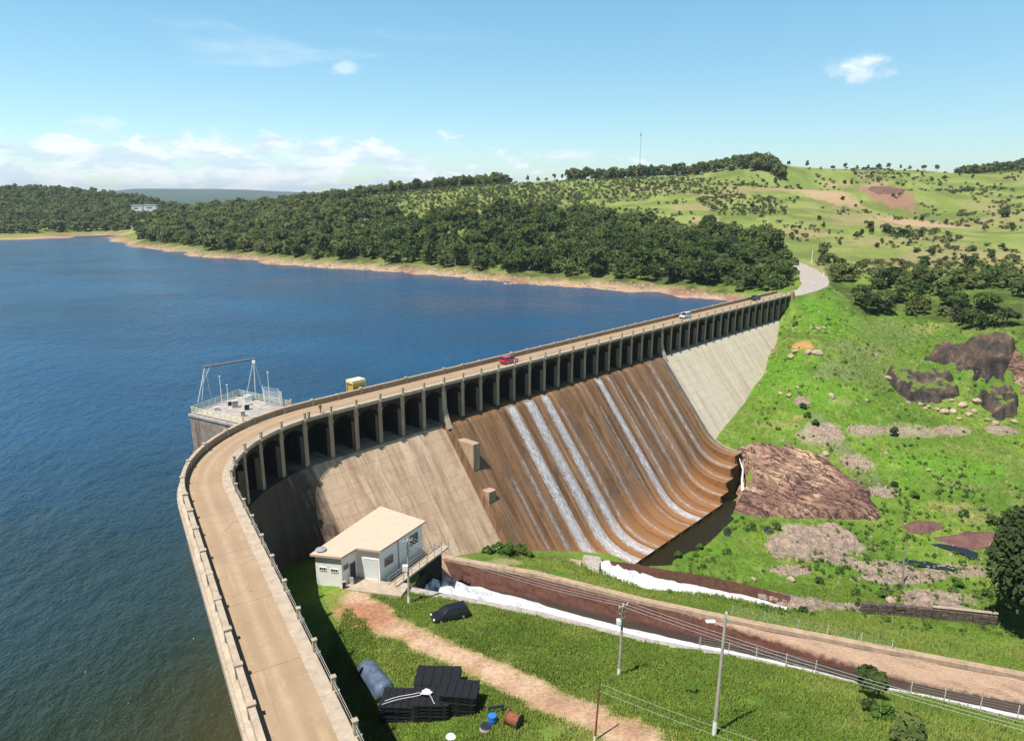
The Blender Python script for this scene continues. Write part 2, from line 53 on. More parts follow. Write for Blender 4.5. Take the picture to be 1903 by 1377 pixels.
# ---------------------------------------------------------------- noise + terrain
def _hash(ix, iy, seed):
    n = (ix.astype(np.int64)*374761393 + iy.astype(np.int64)*668265263 + seed*974634777) & 0xffffffff
    n = ((n ^ (n >> 13))*1274126177) & 0xffffffff
    n = (n ^ (n >> 16)) & 0xffffffff
    return n/4294967295.0
def vnoise(x, y, seed=0):
    x = np.asarray(x, float); y = np.asarray(y, float)
    ix = np.floor(x); iy = np.floor(y); fx = x-ix; fy = y-iy
    fx = fx*fx*(3-2*fx); fy = fy*fy*(3-2*fy)
    a = _hash(ix, iy, seed); b = _hash(ix+1, iy, seed); c = _hash(ix, iy+1, seed); d = _hash(ix+1, iy+1, seed)
    return (a*(1-fx)+b*fx)*(1-fy)+(c*(1-fx)+d*fx)*fy
def fbm(x, y, seed=0, octv=4):
    x = np.asarray(x, float); y = np.asarray(y, float)
    t = 0; a = .5; s = 0
    for o in range(octv):
        t = t+a*vnoise(x, y, seed+o*17); s += a; x = x*2.03+5.1; y = y*2.03+1.7; a *= .5
    return t/s
def sstep(a, b, x):
    t = np.clip((x-a)/(b-a), 0, 1); return t*t*(3-2*t)
def tps_fit(C):
    C = np.array(C, float); X = C[:, :2]/200.; n = len(X)
    d2 = ((X[:, None]-X[None])**2).sum(-1)
    K = .5*d2*np.log(d2+1e-12)+np.eye(n)*2e-5
    Pm = np.c_[np.ones(n), X]
    A = np.zeros((n+3, n+3)); A[:n, :n] = K; A[:n, n:] = Pm; A[n:, :n] = Pm.T
    return X, np.linalg.solve(A, np.r_[C[:, 2], 0, 0, 0])
def tps_eval(fit, x, y):
    X, w = fit; out = np.empty(len(x)); n = len(X)
    for i in range(0, len(x), 20000):
        q = np.c_[x[i:i+20000], y[i:i+20000]]/200.
        d2 = ((q[:, None]-X[None])**2).sum(-1)
        out[i:i+20000] = (.5*d2*np.log(d2+1e-12))@w[:n]+w[n]+q@w[n+1:]
    return out
def seg_dist(x, y, pts):
    """distance to a polyline, and the interpolated third coordinate there"""
    best = np.full(np.shape(x), 1e9); zz = np.zeros(np.shape(x))
    for a, b in zip(pts[:-1], pts[1:]):
        dx, dy = b[0]-a[0], b[1]-a[1]; L = dx*dx+dy*dy+1e-9
        t = np.clip(((x-a[0])*dx+(y-a[1])*dy)/L, 0, 1)
        d = np.hypot(x-a[0]-t*dx, y-a[1]-t*dy)
        m = d < best; best = np.where(m, d, best)
        if len(a) > 2: zz = np.where(m, a[2]+t*(b[2]-a[2]), zz)
    return best, zz
def inside(x, y, poly):
    r = np.zeros(np.shape(x), bool); j = len(poly)-1
    for i in range(len(poly)):
        xi, yi = poly[i][:2]; xj, yj = poly[j][:2]
        c = ((yi > y) != (yj > y)) & (x < (xj-xi)*(y-yi)/(yj-yi+1e-12)+xi)
        r ^= c; j = i
    return r
_fit = tps_fit(CTRL)
def base_height(x, y):
    x = np.asarray(x, float).ravel(); y = np.asarray(y, float).ravel()
    z = tps_eval(_fit, x, y)
    r = np.hypot(x-0, y-450)
    far = 2+14*(fbm(x/700, y/700, 3)-.5)*2
    w = sstep(1150, 1700, r); z = np.where(y > 850, np.maximum(z, -9), z)
    z = z*(1-w)+far*w
    hill = 66*sstep(.42, .7, fbm(x/1400+3, y/1400, 9, 3))*sstep(3600, 6500, np.hypot(x, y))
    z = z+hill
    az_ = np.degrees(np.arctan2(x, np.maximum(y, 1)))
    z = z+50*np.exp(-((az_+25)/7.)**2)*sstep(5200, 6800, np.hypot(x, y))*(y > 1000)
    dist = np.hypot(x, y)
    z = z+(fbm(x/35, y/35, 21)-.5)*np.clip((dist-130)/60, .25, 3.2)+(fbm(x/7, y/7, 5)-.5)*.45*sstep(20, 60, dist)
    z = z+(fbm(x/10, y/10, 33)-.5)*2.6*np.exp(-((z+6)/2.2)**2)*(dist > 230)
    return np.clip(z, -60, 110)
def height(x, y):
    z = base_height(x, y); x = np.asarray(x, float).ravel(); y = np.asarray(y, float).ravel()
    for poly, path, depth in CUTS:
        m = inside(x, y, poly)
        if m.any():
            d, zz = seg_dist(x[m], y[m], path); z[m] = np.minimum(z[m], zz-depth)
    m = (np.abs(x-118) < 45) & (np.abs(y-296) < 70)
    if m.any():
        d, zz = seg_dist(x[m], y[m], GROAD); k = sstep(4.5, 10, d); z[m] = z[m]*k+zz*(1-k)
    return z
# ---------------------------------------------------------------- scene basics
SC = bpy.context.scene
COL = SC.collection
R = math.radians
rng = np.random.default_rng(11)
CAM = Vector((0, 0, 33.0))

def tag(o, label=None, cat=None, group=None, kind=None):
    if label: o['label'] = label
    if cat: o['category'] = cat
    if group: o['group'] = group
    if kind: o['kind'] = kind
    return o
def empty(name, loc, rz=0, label=None, cat=None, group=None):
    o = bpy.data.objects.new(name, None); COL.objects.link(o)
    o.location = loc; o.rotation_euler = (0, 0, rz); o.empty_display_size = .3
    return tag(o, label, cat, group)
def copy_tree(o, parent=None):
    c = o.copy(); COL.objects.link(c); c.parent = parent
    for ch in list(o.children): copy_tree(ch, c)
    return c

class MB:
    """collects simple shapes into one mesh"""
    def __init__(s): s.v = []; s.f = []; s.uv = []; s.m = []
    def add(s, v, f, m=0):
        n = len(s.v); s.v += [tuple(p) for p in v]; s.f += [tuple(i+n for i in q) for q in f]; s.m += [m]*len(f)
    def box(s, c, size, rz=0, m=0, taper=1.0):
        hx, hy, hz = size[0]/2, size[1]/2, size[2]/2; ca, sa = math.cos(rz), math.sin(rz); v = []
        for z in (-1, 1):
            k = taper if z > 0 else 1
            for x, y in ((-1, -1), (1, -1), (1, 1), (-1, 1)):
                X, Y = x*hx*k, y*hy*k; v.append((c[0]+X*ca-Y*sa, c[1]+X*sa+Y*ca, c[2]+z*hz))
        s.add(v, [(3, 2, 1, 0), (4, 5, 6, 7), (0, 1, 5, 4), (1, 2, 6, 5), (2, 3, 7, 6), (3, 0, 4, 7)], m)
    def prism(s, pts, z0, z1, m=0):
        n = len(pts); z0 = z0 if hasattr(z0, '__len__') else [z0]*n; z1 = z1 if hasattr(z1, '__len__') else [z1]*n
        v = [(p[0], p[1], z0[i]) for i, p in enumerate(pts)]+[(p[0], p[1], z1[i]) for i, p in enumerate(pts)]
        s.add(v, [tuple(range(n-1, -1, -1)), tuple(range(n, 2*n))]+[(i, (i+1) % n, n+(i+1) % n, n+i) for i in range(n)], m)
    def tube(s, p0, p1, r0, r1=None, seg=6, m=0, caps=True):
        r1 = r0 if r1 is None else r1; p0 = Vector(p0); p1 = Vector(p1); d = (p1-p0).normalized()
        a = d.cross(Vector((0, 0, 1))) if abs(d.z) < .95 else d.cross(Vector((1, 0, 0)))
        a.normalize(); b = d.cross(a); v = []
        for p, r in ((p0, r0), (p1, r1)):
            for i in range(seg):
                t = 2*math.pi*i/seg; v.append(p+a*(r*math.cos(t))+b*(r*math.sin(t)))
        f = [(i, i+seg, (i+1) % seg+seg, (i+1) % seg) for i in range(seg)]
        if caps: f += [tuple(range(seg)), tuple(range(2*seg-1, seg-1, -1))]
        s.add(v, f, m)
    def path(s, pts, r, seg=5, m=0):
        for a, b in zip(pts[:-1], pts[1:]): s.tube(a, b, r, r, seg, m)
    def build(s, name, mats, parent=None, smooth=False, uv=None, bevel=0):
        me = bpy.data.meshes.new(name); off = Vector((0, 0, 0)); rot = None
        if parent is not None and parent.parent is None:
            off = parent.location
            if abs(parent.rotation_euler.z) > 1e-6: rot = Matrix.Rotation(-parent.rotation_euler.z, 3, 'Z')
        elif parent is not None:
            off = parent.parent.location
            if abs(parent.parent.rotation_euler.z) > 1e-6: rot = Matrix.Rotation(-parent.parent.rotation_euler.z, 3, 'Z')
        vs = [Vector(p)-off for p in s.v]
        if rot: vs = [rot@p for p in vs]
        me.from_pydata(vs, [], s.f)
        mats = mats if isinstance(mats, (list, tuple)) else [mats]
        for m in mats: me.materials.append(m)
        if len(mats) > 1: me.polygons.foreach_set('material_index', s.m)
        if smooth: me.polygons.foreach_set('use_smooth', [True]*len(me.polygons))
        if uv is not None:
            L = me.uv_layers.new(name='UVMap')
            L.data.foreach_set('uv', [c for q in s.f for i in q for c in uv[i]])
        me.update()
        o = bpy.data.objects.new(name, me); COL.objects.link(o); o.parent = parent
        if bevel:
            b = o.modifiers.new('Bevel', 'BEVEL'); b.width = bevel; b.segments = 2; b.limit_method = 'ANGLE'
        return o

def np_mesh(name, V, F, mats, parent=None, attrs=None, midx=None, smooth=False, uv=None):
    V = np.asarray(V, np.float32); F = np.asarray(F, np.int32); k = F.shape[1]
    me = bpy.data.meshes.new(name)
    me.vertices.add(len(V)); me.vertices.foreach_set('co', V.ravel())
    me.loops.add(F.size); me.loops.foreach_set('vertex_index', F.ravel())
    me.polygons.add(len(F)); me.polygons.foreach_set('loop_start', np.arange(0, F.size, k, dtype=np.int32))
    for m in (mats if isinstance(mats, (list, tuple)) else [mats]): me.materials.append(m)
    if midx is not None: me.polygons.foreach_set('material_index', np.asarray(midx, np.int32))
    if smooth: me.polygons.foreach_set('use_smooth', np.ones(len(F), bool))
    for an, (ty, arr) in (attrs or {}).items():
        at = me.attributes.new(an, ty, 'POINT')
        at.data.foreach_set('color' if 'COLOR' in ty else 'value', np.asarray(arr, np.float32).ravel())
    if uv is not None:
        L = me.uv_layers.new(name='UVMap'); L.data.foreach_set('uv', np.asarray(uv, np.float32)[F.ravel()].ravel())
    me.update(calc_edges=True); me.validate()
    o = bpy.data.objects.new(name, me); COL.objects.link(o); o.parent = parent
    return o

# ---------------------------------------------------------------- materials
class NT:
    def __init__(s, name):
        s.mat = bpy.data.materials.new(name); s.mat.use_nodes = True; s.t = s.mat.node_tree; s.t.nodes.clear()
        s.out = s.n('ShaderNodeOutputMaterial')
    def n(s, ty, **k):
        x = s.t.nodes.new(ty)
        for a, b in k.items(): setattr(x, a, b)
        return x
    def l(s, a, b): s.t.links.new(a, b)
    def setin(s, node, key, v):
        if isinstance(v, bpy.types.NodeSocket): s.l(v, node.inputs[key])
        else: node.inputs[key].default_value = v
    def math(s, op, a, b=0.0, c=0.0):
        x = s.n('ShaderNodeMath', operation=op)
        s.setin(x, 0, a); s.setin(x, 1, b); s.setin(x, 2, c); return x.outputs[0]
    def pos(s, scale=(1, 1, 1), rot=(0, 0, 0), src=None):
        if src is None: src = s.n('ShaderNodeNewGeometry').outputs['Position']
        if any(rot):
            k = s.n('ShaderNodeMapping'); k.inputs['Rotation'].default_value = rot; s.l(src, k.inputs['Vector']); src = k.outputs[0]
        m = s.n('ShaderNodeMapping'); m.inputs['Scale'].default_value = scale
        s.l(src, m.inputs['Vector']); return m.outputs[0]
    def uv(s, scale=(1, 1, 1)):
        return s.pos(scale, src=s.n('ShaderNodeUVMap').outputs[0])
    def noise(s, vec, scale=1.0, detail=4, rough=.55, dist=0):
        x = s.n('ShaderNodeTexNoise'); s.l(vec, x.inputs['Vector'])
        x.inputs['Scale'].default_value = scale; x.inputs['Detail'].default_value = detail
        x.inputs['Roughness'].default_value = rough; x.inputs['Distortion'].default_value = dist
        return x.outputs['Fac']
    def ramp(s, fac, stops, interp='LINEAR'):
        x = s.n('ShaderNodeValToRGB'); x.color_ramp.interpolation = interp; s.setin(x, 0, fac)
        e = x.color_ramp.elements
        while len(e) < len(stops): e.new(.5)
        for el, (p, c) in zip(e, stops):
            el.position = p; el.color = (c if len(c) == 4 else (*c, 1)) if hasattr(c, '__len__') else (c, c, c, 1)
        return x.outputs[0]
    def mix(s, fac, a, b, mode='MIX'):
        x = s.n('ShaderNodeMix', data_type='RGBA', blend_type=mode); x.clamp_factor = True
        s.setin(x, 0, fac)
        for k, v in ((6, a), (7, b)):
            if isinstance(v, bpy.types.NodeSocket): s.l(v, x.inputs[k])
            else: x.inputs[k].default_value = (*v, 1) if len(v) == 3 else v
        return x.outputs[2]
    def bump(s, h, strength=.5, dist=.1):
        x = s.n('ShaderNodeBump'); s.l(h, x.inputs['Height']); x.inputs['Strength'].default_value = strength
        x.inputs['Distance'].default_value = dist; return x.outputs[0]
    def attr(s, name, out='Color'):
        x = s.n('ShaderNodeAttribute'); x.attribute_name = name; return x.outputs[out]
    def bsdf(s, col, rough=.8, normal=None, metal=0, spec=.3, **k):
        x = s.n('ShaderNodeBsdfPrincipled')
        if isinstance(col, bpy.types.NodeSocket): s.l(col, x.inputs['Base Color'])
        else: x.inputs['Base Color'].default_value = (*col, 1)
        s.setin(x, 'Roughness', rough); x.inputs['Metallic'].default_value = metal
        x.inputs['Specular IOR Level'].default_value = spec
        if normal is not None: s.l(normal, x.inputs['Normal'])
        for a, b in k.items(): s.setin(x, a.replace('_', ' '), b)
        return x.outputs[0]
    def done(s, shader): s.l(shader, s.out.inputs[0]); return s.mat

def simple(name, col, rough=.6, var=.15, scale=3.0, metal=0, spec=.35, coat=0):
    t = NT(name); n = t.noise(t.pos(), scale, 5)
    c = t.mix(t.ramp(n, [(.3, 0), (.7, 1)]), tuple(v*(1-var) for v in col), tuple(min(1, v*(1+var)) for v in col))
    return t.done(t.bsdf(c, rough, None, metal, spec, Coat_Weight=coat))

def concrete(name, base, dark, stain, streak=.5, light=None):
    t = NT(name); p = t.pos()
    big = t.noise(p, .12, 5, .6); mid = t.noise(p, .9, 6, .65); fine = t.noise(p, 7, 3)
    st = t.noise(t.pos((1.3, 1.3, .09)), 1.0, 5, .6, .3)
    c = t.mix(t.ramp(mid, [(.35, 0), (.7, 1)]), dark, base)
    if light: c = t.mix(t.ramp(big, [(.5, 0), (.68, 1)]), c, light)
    c = t.mix(t.math('MULTIPLY', t.ramp(st, [(.48, 0), (.72, 1)]), streak), c, stain)
    c = t.mix(t.math('MULTIPLY', t.ramp(big, [(.3, 1), (.45, 0)]), streak*.6), c, stain)
    c = t.mix(.25, c, t.ramp(fine, [(.2, .25), (.8, .75)]), 'OVERLAY')
    return t.done(t.bsdf(c, .88, t.bump(t.math('ADD', mid, t.math('MULTIPLY', fine, .4)), .35, .06), 0, .2))

M = {}
M['deck'] = concrete('deck_concrete', (.36, .25, .16), (.29, .195, .125), (.22, .15, .10), .3)
M['pale'] = concrete('pale_concrete', (.47, .39, .30), (.37, .305, .235), (.2, .16, .12), .5)
M['pier'] = concrete('pier_concrete', (.46, .335, .235), (.34, .25, .175), (.14, .10, .07), .5)
M['dark'] = concrete('shade_dark_concrete', (.019, .014, .012), (.012, .009, .008), (.007, .006, .006), .6)  # near black: shade of recesses and openings put into the colour
M['soffit'] = concrete('shaded_arch_concrete', (.060, .045, .034), (.038, .028, .022), (.016, .013, .011), .6)  # far darker than the piers: arcade shade put into the colour
M['grey'] = concrete('grey_concrete', (.44, .41, .38), (.33, .3, .28), (.17, .13, .11), .7)
M['tower'] = concrete('tower_concrete', (.36, .30, .25), (.2, .155, .13), (.08, .055, .045), 1.0)
M['white'] = simple('white_paint', (.8, .79, .77), .6, .06)
M['plaster'] = concrete('white_plaster', (.86, .845, .81), (.80, .785, .75), (.55, .49, .42), .16)
M['cream'] = concrete('cream_roof', (.57, .445, .35), (.52, .405, .315), (.42, .33, .26), .2)
M['yellow'] = simple('yellow_paint', (.70, .50, .10), .5, .12)
M['paleyellow'] = simple('pale_yellow_paint', (.70, .64, .38), .5, .1)
M['steel'] = simple('galvanised_steel', (.62, .64, .66), .45, .1, metal=.3)
M['darksteel'] = simple('dark_steel', (.022, .027, .04), .5, .2)
M['glass'] = simple('window_glass', (.02, .025, .03), .08, .2, spec=.6)
M['tyre'] = simple('tyre_rubber', (.012, .012, .012), .9, .2)
M['rim'] = simple('wheel_rim', (.5, .5, .52), .35, .1, metal=.6)
M['lamp'] = simple('lamp_glass', (.75, .75, .72), .2, .05)
M['redlamp'] = simple('tail_lamp', (.35, .01, .01), .2, .05)
M['pole'] = concrete('pole_concrete', (.47, .43, .37), (.36, .33, .29), (.25, .22, .18), .3)
M['rust'] = simple('rusty_iron', (.22, .075, .04), .85, .35, 5)
M['wire'] = simple('grey_wire', (.35, .35, .33), .5, .1)
M['blackplastic'] = simple('black_plastic', (.012, .013, .016), .55, .25)
M['tarp'] = simple('grey_blue_cover', (.085, .12, .18), .5, .35, 1.3)
M['blue'] = simple('blue_plastic', (.03, .16, .55), .45, .2)
M['bark'] = simple('bark', (.13, .095, .065), .9, .3, 6)
M['palebark'] = simple('pale_bark', (.30, .26, .21), .9, .3, 6)
M['skin'] = simple('skin', (.30, .17, .11), .6, .08)
M['hair'] = simple('dark_hair', (.015, .012, .01), .7, .2)
M['shirt'] = simple('dark_red_shirt', (.20, .055, .04), .85, .15)
M['trousers'] = simple('grey_blue_trousers', (.07, .08, .12), .85, .15)

def road_mat():
    t = NT('road_surface'); p = t.pos()
    big = t.noise(p, .22, 5, .6); mid = t.noise(p, 1.6, 5, .6); fine = t.noise(p, 14, 3)
    c = t.mix(t.ramp(big, [(.35, 0), (.65, 1)]), (.31, .22, .14), (.365, .262, .172))
    c = t.mix(t.ramp(mid, [(.55, 0), (.75, .7)]), c, (.41, .305, .21))
    c = t.mix(t.ramp(t.noise(p, .7, 6, .7), [(.66, 0), (.74, .8)]), c, (.48, .38, .28))
    sep = t.n('ShaderNodeSeparateXYZ'); t.l(t.uv(), sep.inputs[0]); o = sep.outputs[1]     # u along, v across the deck
    wob = t.math('ADD', o, t.math('MULTIPLY', t.math('SUBTRACT', t.noise(t.uv((.05, .0, 1)), 1, 3), .5), .8))
    for off_ in (-2.1, -3.7):
        d = t.math('ABSOLUTE', t.math('SUBTRACT', wob, off_)); c = t.mix(t.math('MULTIPLY', t.ramp(d, [(.12, 1), (.55, 0)]), t.math('MULTIPLY', mid, .55)), c, (.27, .19, .125))
    d = t.math('ABSOLUTE', t.math('ADD', o, 2.9)); c = t.mix(t.math('MULTIPLY', t.ramp(d, [(.0, .55), (.45, 0)]), mid), c, (.47, .37, .27))
    c = t.mix(t.math('MULTIPLY', t.ramp(t.noise(t.uv((.12, 1.6, 1)), 1, 5, .65), [(.56, 0), (.72, 1)]), .5), c, (.50, .37, .20))
    c = t.mix(t.math('MULTIPLY', t.math('LESS_THAN', t.math('FRACT', t.math('DIVIDE', t.math('ADD', sep.outputs[0], t.math('MULTIPLY', mid, .12)), 9.546)), .008), .6), c, (.12, .085, .06))
    v = t.n('ShaderNodeTexVoronoi', feature='DISTANCE_TO_EDGE'); v.inputs['Scale'].default_value = .33; t.l(t.mix(.35, p, t.n('ShaderNodeTexNoise').outputs['Color'], 'ADD'), v.inputs['Vector'])
    c = t.mix(t.math('MULTIPLY', t.ramp(v.outputs['Distance'], [(.004, .55), (.014, 0)]), t.ramp(big, [(.45, 0), (.6, 1)])), c, (.16, .115, .08))
    c = t.mix(.35, c, t.ramp(fine, [(.2, .3), (.8, .7)]), 'OVERLAY')
    return t.done(t.bsdf(c, .9, t.bump(fine, .3, .02), 0, .2))
M['road'] = road_mat()
def gravel_mat():
    t = NT('gravel_road_surface'); p = t.pos()
    c = t.ramp(t.noise(p, .8, 6, .65), [(.3, (.28, .25, .22)), (.7, (.43, .395, .35))])
    return t.done(t.bsdf(c, .95, t.bump(t.noise(p, 6, 4), .4, .05), 0, .15))
M['gravel'] = gravel_mat()
def face_mat(name, c0, c1, c2, shade_s=None):
    """dam face: formwork lifts, vertical stains, repairs (uses UV: u along the dam, v down the slope)"""
    t = NT(name); u = t.uv()
    st = t.noise(t.uv((.55, .035, 1)), 1, 6, .62, .4); st2 = t.noise(t.uv((2.2, .08, 1)), 1, 5, .6)
    mid = t.noise(u, .35, 6, .65, .5); fine = t.noise(u, 3.2, 5)
    c = t.mix(t.ramp(mid, [(.35, 0), (.65, 1)]), c0, c1)
    c = t.mix(t.math('MULTIPLY', t.ramp(st, [(.47, 0), (.66, 1)]), .75), c, c2)
    c = t.mix(t.math('MULTIPLY', t.ramp(st2, [(.56, 0), (.72, 1)]), .55), c, tuple(v*.45 for v in c2))
    c = t.mix(t.math('MULTIPLY', t.ramp(t.noise(t.uv((.38, .075, 1)), 1, 6, .68, .35), [(.52, 0), (.64, 1)]), .5), c, (.64, .50, .37))
    sep = t.n('ShaderNodeSeparateXYZ'); t.l(u, sep.inputs[0])
    if shade_s is not None:   # shadow inside the bend painted dark with streaky edges, left of this station
        k = t.math('MULTIPLY', t.math('SUBTRACT', shade_s, sep.outputs[0]), .085)
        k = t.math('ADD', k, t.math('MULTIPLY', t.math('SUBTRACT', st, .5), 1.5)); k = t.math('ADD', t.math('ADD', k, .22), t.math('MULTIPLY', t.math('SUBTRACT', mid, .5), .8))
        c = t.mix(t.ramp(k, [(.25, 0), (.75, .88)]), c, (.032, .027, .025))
    def lines(coord, period, w):
        f = t.math('FRACT', t.math('DIVIDE', coord, period)); return t.math('LESS_THAN', f, w)
    ln = t.math('MAXIMUM', lines(sep.outputs[0], 4.773, .02), t.math('MULTIPLY', lines(sep.outputs[1], 2.4, .035), .55))
    c = t.mix(t.math('MULTIPLY', ln, .45), c, tuple(v*.4 for v in c2))
    c = t.mix(.3, c, t.ramp(fine, [(.2, .25), (.8, .75)]), 'OVERLAY')
    h = t.math('SUBTRACT', t.math('ADD', mid, t.math('MULTIPLY', fine, .5)), ln)
    return t.done(t.bsdf(c, .88, t.bump(h, .4, .1), 0, .2))
M['face'] = face_mat('weathered_dam_face', (.42, .295, .20), (.54, .395, .275), (.25, .155, .095), -21.0)  # weathering, plus shade painted in left of the bend
M['faceclean'] = face_mat('pale_dam_face', (.52, .455, .35), (.59, .52, .41), (.42, .34, .25))
def spill_mat():
    t = NT('wet_spillway_face')
    a = t.noise(t.uv((1.1, .03, 1)), 1, 6, .6, .3); b = t.noise(t.uv((3.5, .06, 1)), 1, 5, .65, .2)
    c2 = t.noise(t.uv((.42, .02, 1)), 1, 4, .6); fine = t.noise(t.uv((5, 1.2, 1)), 1, 5)
    c = t.ramp(a, [(.32, (.105, .055, .025)), (.5, (.20, .105, .042)), (.68, (.33, .175, .07))])
    c = t.mix(t.math('MULTIPLY', t.ramp(b, [(.48, 0), (.70, 1)]), .7), c, (.31, .245, .225))
    c = t.mix(t.math('MULTIPLY', t.ramp(c2, [(.42, 1), (.54, 0)]), .55), c, (.12, .065, .035))
    bl = t.noise(t.uv((.30, .11, 1)), 1, 6, .68, 1.0); c = t.mix(t.math('MULTIPLY', t.ramp(bl, [(.50, 0), (.66, 1)]), .62), c, (.075, .042, .022))
    sep = t.n('ShaderNodeSeparateXYZ'); t.l(t.uv(), sep.inputs[0])
    low = t.math('MULTIPLY', t.math('SUBTRACT', sep.outputs[1], 30.0), .09); low = t.math('MINIMUM', t.math('MAXIMUM', low, 0), .6)
    c = t.mix(low, c, (.31, .145, .055))
    c = t.mix(.4, c, t.ramp(fine, [(.2, .2), (.8, .8)]), 'OVERLAY')
    rg = t.ramp(b, [(.4, .5), (.7, .3)])
    return t.done(t.bsdf(c, rg, t.bump(t.math('ADD', b, fine), .4, .08), 0, .4))
M['spill'] = spill_mat()
def cascade_mat(name, strength):
    t = NT(name)
    sep = t.n('ShaderNodeSeparateXYZ'); t.l(t.uv(), sep.inputs[0])
    edge = t.attr('edge', 'Fac')
    n1 = t.noise(t.uv((2.2, .07, 1)), 1, 6, .7, .6); n2 = t.noise(t.uv((2.6, .8, 1)), 1, 6, .75, 1.0)
    m = t.math('ADD', t.math('MULTIPLY', n1, .45), t.math('MULTIPLY', n2, 1.0))
    m = t.math('ADD', m, t.math('MULTIPLY', edge, .6)); m = t.math('ADD', m, strength-1.36)
    a = t.ramp(m, [(.18, 0), (.85, .95)])
    sh = t.bsdf(t.ramp(n2, [(.3, (.40, .38, .42)), (.72, (.86, .87, .90))]), .55, t.bump(n2, .6, .15), 0, .3)
    tr = t.n('ShaderNodeBsdfTransparent'); mx = t.n('ShaderNodeMixShader')
    t.l(a, mx.inputs[0]); t.l(tr.outputs[0], mx.inputs[1]); t.l(sh, mx.inputs[2])
    return t.done(mx.outputs[0])
M['casc'] = cascade_mat('white_water', .66); M['casc2'] = cascade_mat('thin_white_water', .38)
M['lip'] = concrete('wet_brown_concrete', (.10, .062, .024), (.065, .042, .018), (.035, .026, .014), .6)
def foam_mat():
    t = NT('foaming_water'); p = t.pos(); n = t.noise(t.pos((.5, 1.2, 1), (0, 0, R(12))), .9, 7, .7, .6)
    c = t.ramp(n, [(.32, (.42, .44, .49)), (.55, (.80, .81, .83))])
    return t.done(t.bsdf(c, .7, t.bump(n, .8, .5), 0, .2))
M['foam'] = foam_mat()
def lake_mat():
    t = NT('lake_water')
    p1 = t.pos((1.0, .55, 1), (0, 0, R(-25))); p2 = t.pos((1, .7, 1), (0, 0, R(20)))
    n1 = t.noise(p1, .38, 5, .62); n2 = t.noise(p2, 1.6, 4, .6); n3 = t.noise(p1, .10, 4, .6)
    h = t.math('ADD', t.math('MULTIPLY', n1, 1.5), t.math('MULTIPLY', n2, .35)); h = t.math('ADD', h, t.math('MULTIPLY', n3, 1.6))
    gust = t.noise(t.pos((1, 1.8, 1)), .012, 4, .55)
    sky_blue = t.mix(t.ramp(gust, [(.35, 0), (.65, 1)]), (.004, .050, .128), (.007, .070, .165))
    # water's own dark green near the dam; blue sky reflection painted in further out
    sep = t.n('ShaderNodeSeparateXYZ'); t.l(t.n('ShaderNodeNewGeometry').outputs['Position'], sep.inputs[0])
    dx = t.math('ADD', sep.outputs[0], 25); dy = t.math('SUBTRACT', sep.outputs[1], 30); d = t.math('SQRT', t.math('ADD', t.math('MULTIPLY', dx, dx), t.math('MULTIPLY', dy, dy)))
    k = t.math('ADD', t.math('MULTIPLY', d, 1/130.), t.math('MULTIPLY', t.math('SUBTRACT', gust, .5), .4))
    c = t.mix(t.ramp(k, [(.12, 0), (.62, .72), (1.0, 1)]), (.018, .031, .019), sky_blue)
    near = t.math('SUBTRACT', 1.0, t.math('MULTIPLY', t.math('SQRT', t.math('ADD', t.math('MULTIPLY', t.math('ADD', sep.outputs[0], 20), t.math('ADD', sep.outputs[0], 20)), t.math('MULTIPLY', t.math('SUBTRACT', sep.outputs[1], 40), t.math('MULTIPLY', t.math('SUBTRACT', sep.outputs[1], 40), .35)))), 1/17.))
    c = t.mix(t.ramp(t.math('ADD', near, t.math('MULTIPLY', t.math('SUBTRACT', gust, .5), .3)), [(.2, 0), (1, .75)]), c, (.05, .040, .011))  # olive reflection of the wall painted into the nearest water
    return t.done(t.bsdf(c, t.ramp(gust, [(.35, .10), (.65, .2)]), t.bump(h, 1.0, .62), 0, .5, IOR=1.33))
M['lake'] = lake_mat()
def pool_mat(name, c, rough=.12):
    t = NT(name); n = t.noise(t.pos(), 1.2, 4)
    return t.done(t.bsdf(c, rough, t.bump(n, .3, .1), 0, .5, IOR=1.33))
M['pool'] = pool_mat('brown_pool_water', (.022, .017, .007)); M['channel_water'] = pool_mat('dark_channel_water', (.05, .04, .035))
M['wetland_water'] = pool_mat('still_dark_water', (.015, .025, .03), .06)
def wall_mat():
    """channel lining: wet red-brown upstream, dry tan stone further down, dark tide line at the water"""
    t = NT('channel_lining'); p = t.pos(); u = t.uv()
    n = t.noise(p, 1.3, 6, .7); f = t.noise(p, 6, 4, .6)
    sep = t.n('ShaderNodeSeparateXYZ'); t.l(u, sep.inputs[0])
    dryx = t.math('MULTIPLY', t.math('SUBTRACT', sep.outputs[0], 36.0), .06)
    dry = t.math('SUBTRACT', t.math('ADD', dryx, t.math('MULTIPLY', t.math('SUBTRACT', n, .5), .9)), t.math('MULTIPLY', t.math('SUBTRACT', sep.outputs[1], .50), 2.6))
    wet = t.ramp(n, [(.3, (.065, .028, .022)), (.7, (.155, .07, .048))])
    drc = t.ramp(f, [(.3, (.37, .235, .165)), (.7, (.54, .39, .28))])
    c = t.mix(t.ramp(dry, [(.2, 0), (.65, 1)]), wet, drc)
    tide = t.math('ADD', sep.outputs[1], t.math('MULTIPLY', t.math('SUBTRACT', n, .5), .5))
    c = t.mix(t.ramp(tide, [(.72, 0), (.85, .85)]), c, (.045, .033, .035))
    return t.done(t.bsdf(c, .8, t.bump(t.math('ADD', n, f), .6, .15), 0, .25))
M['lining'] = wall_mat()
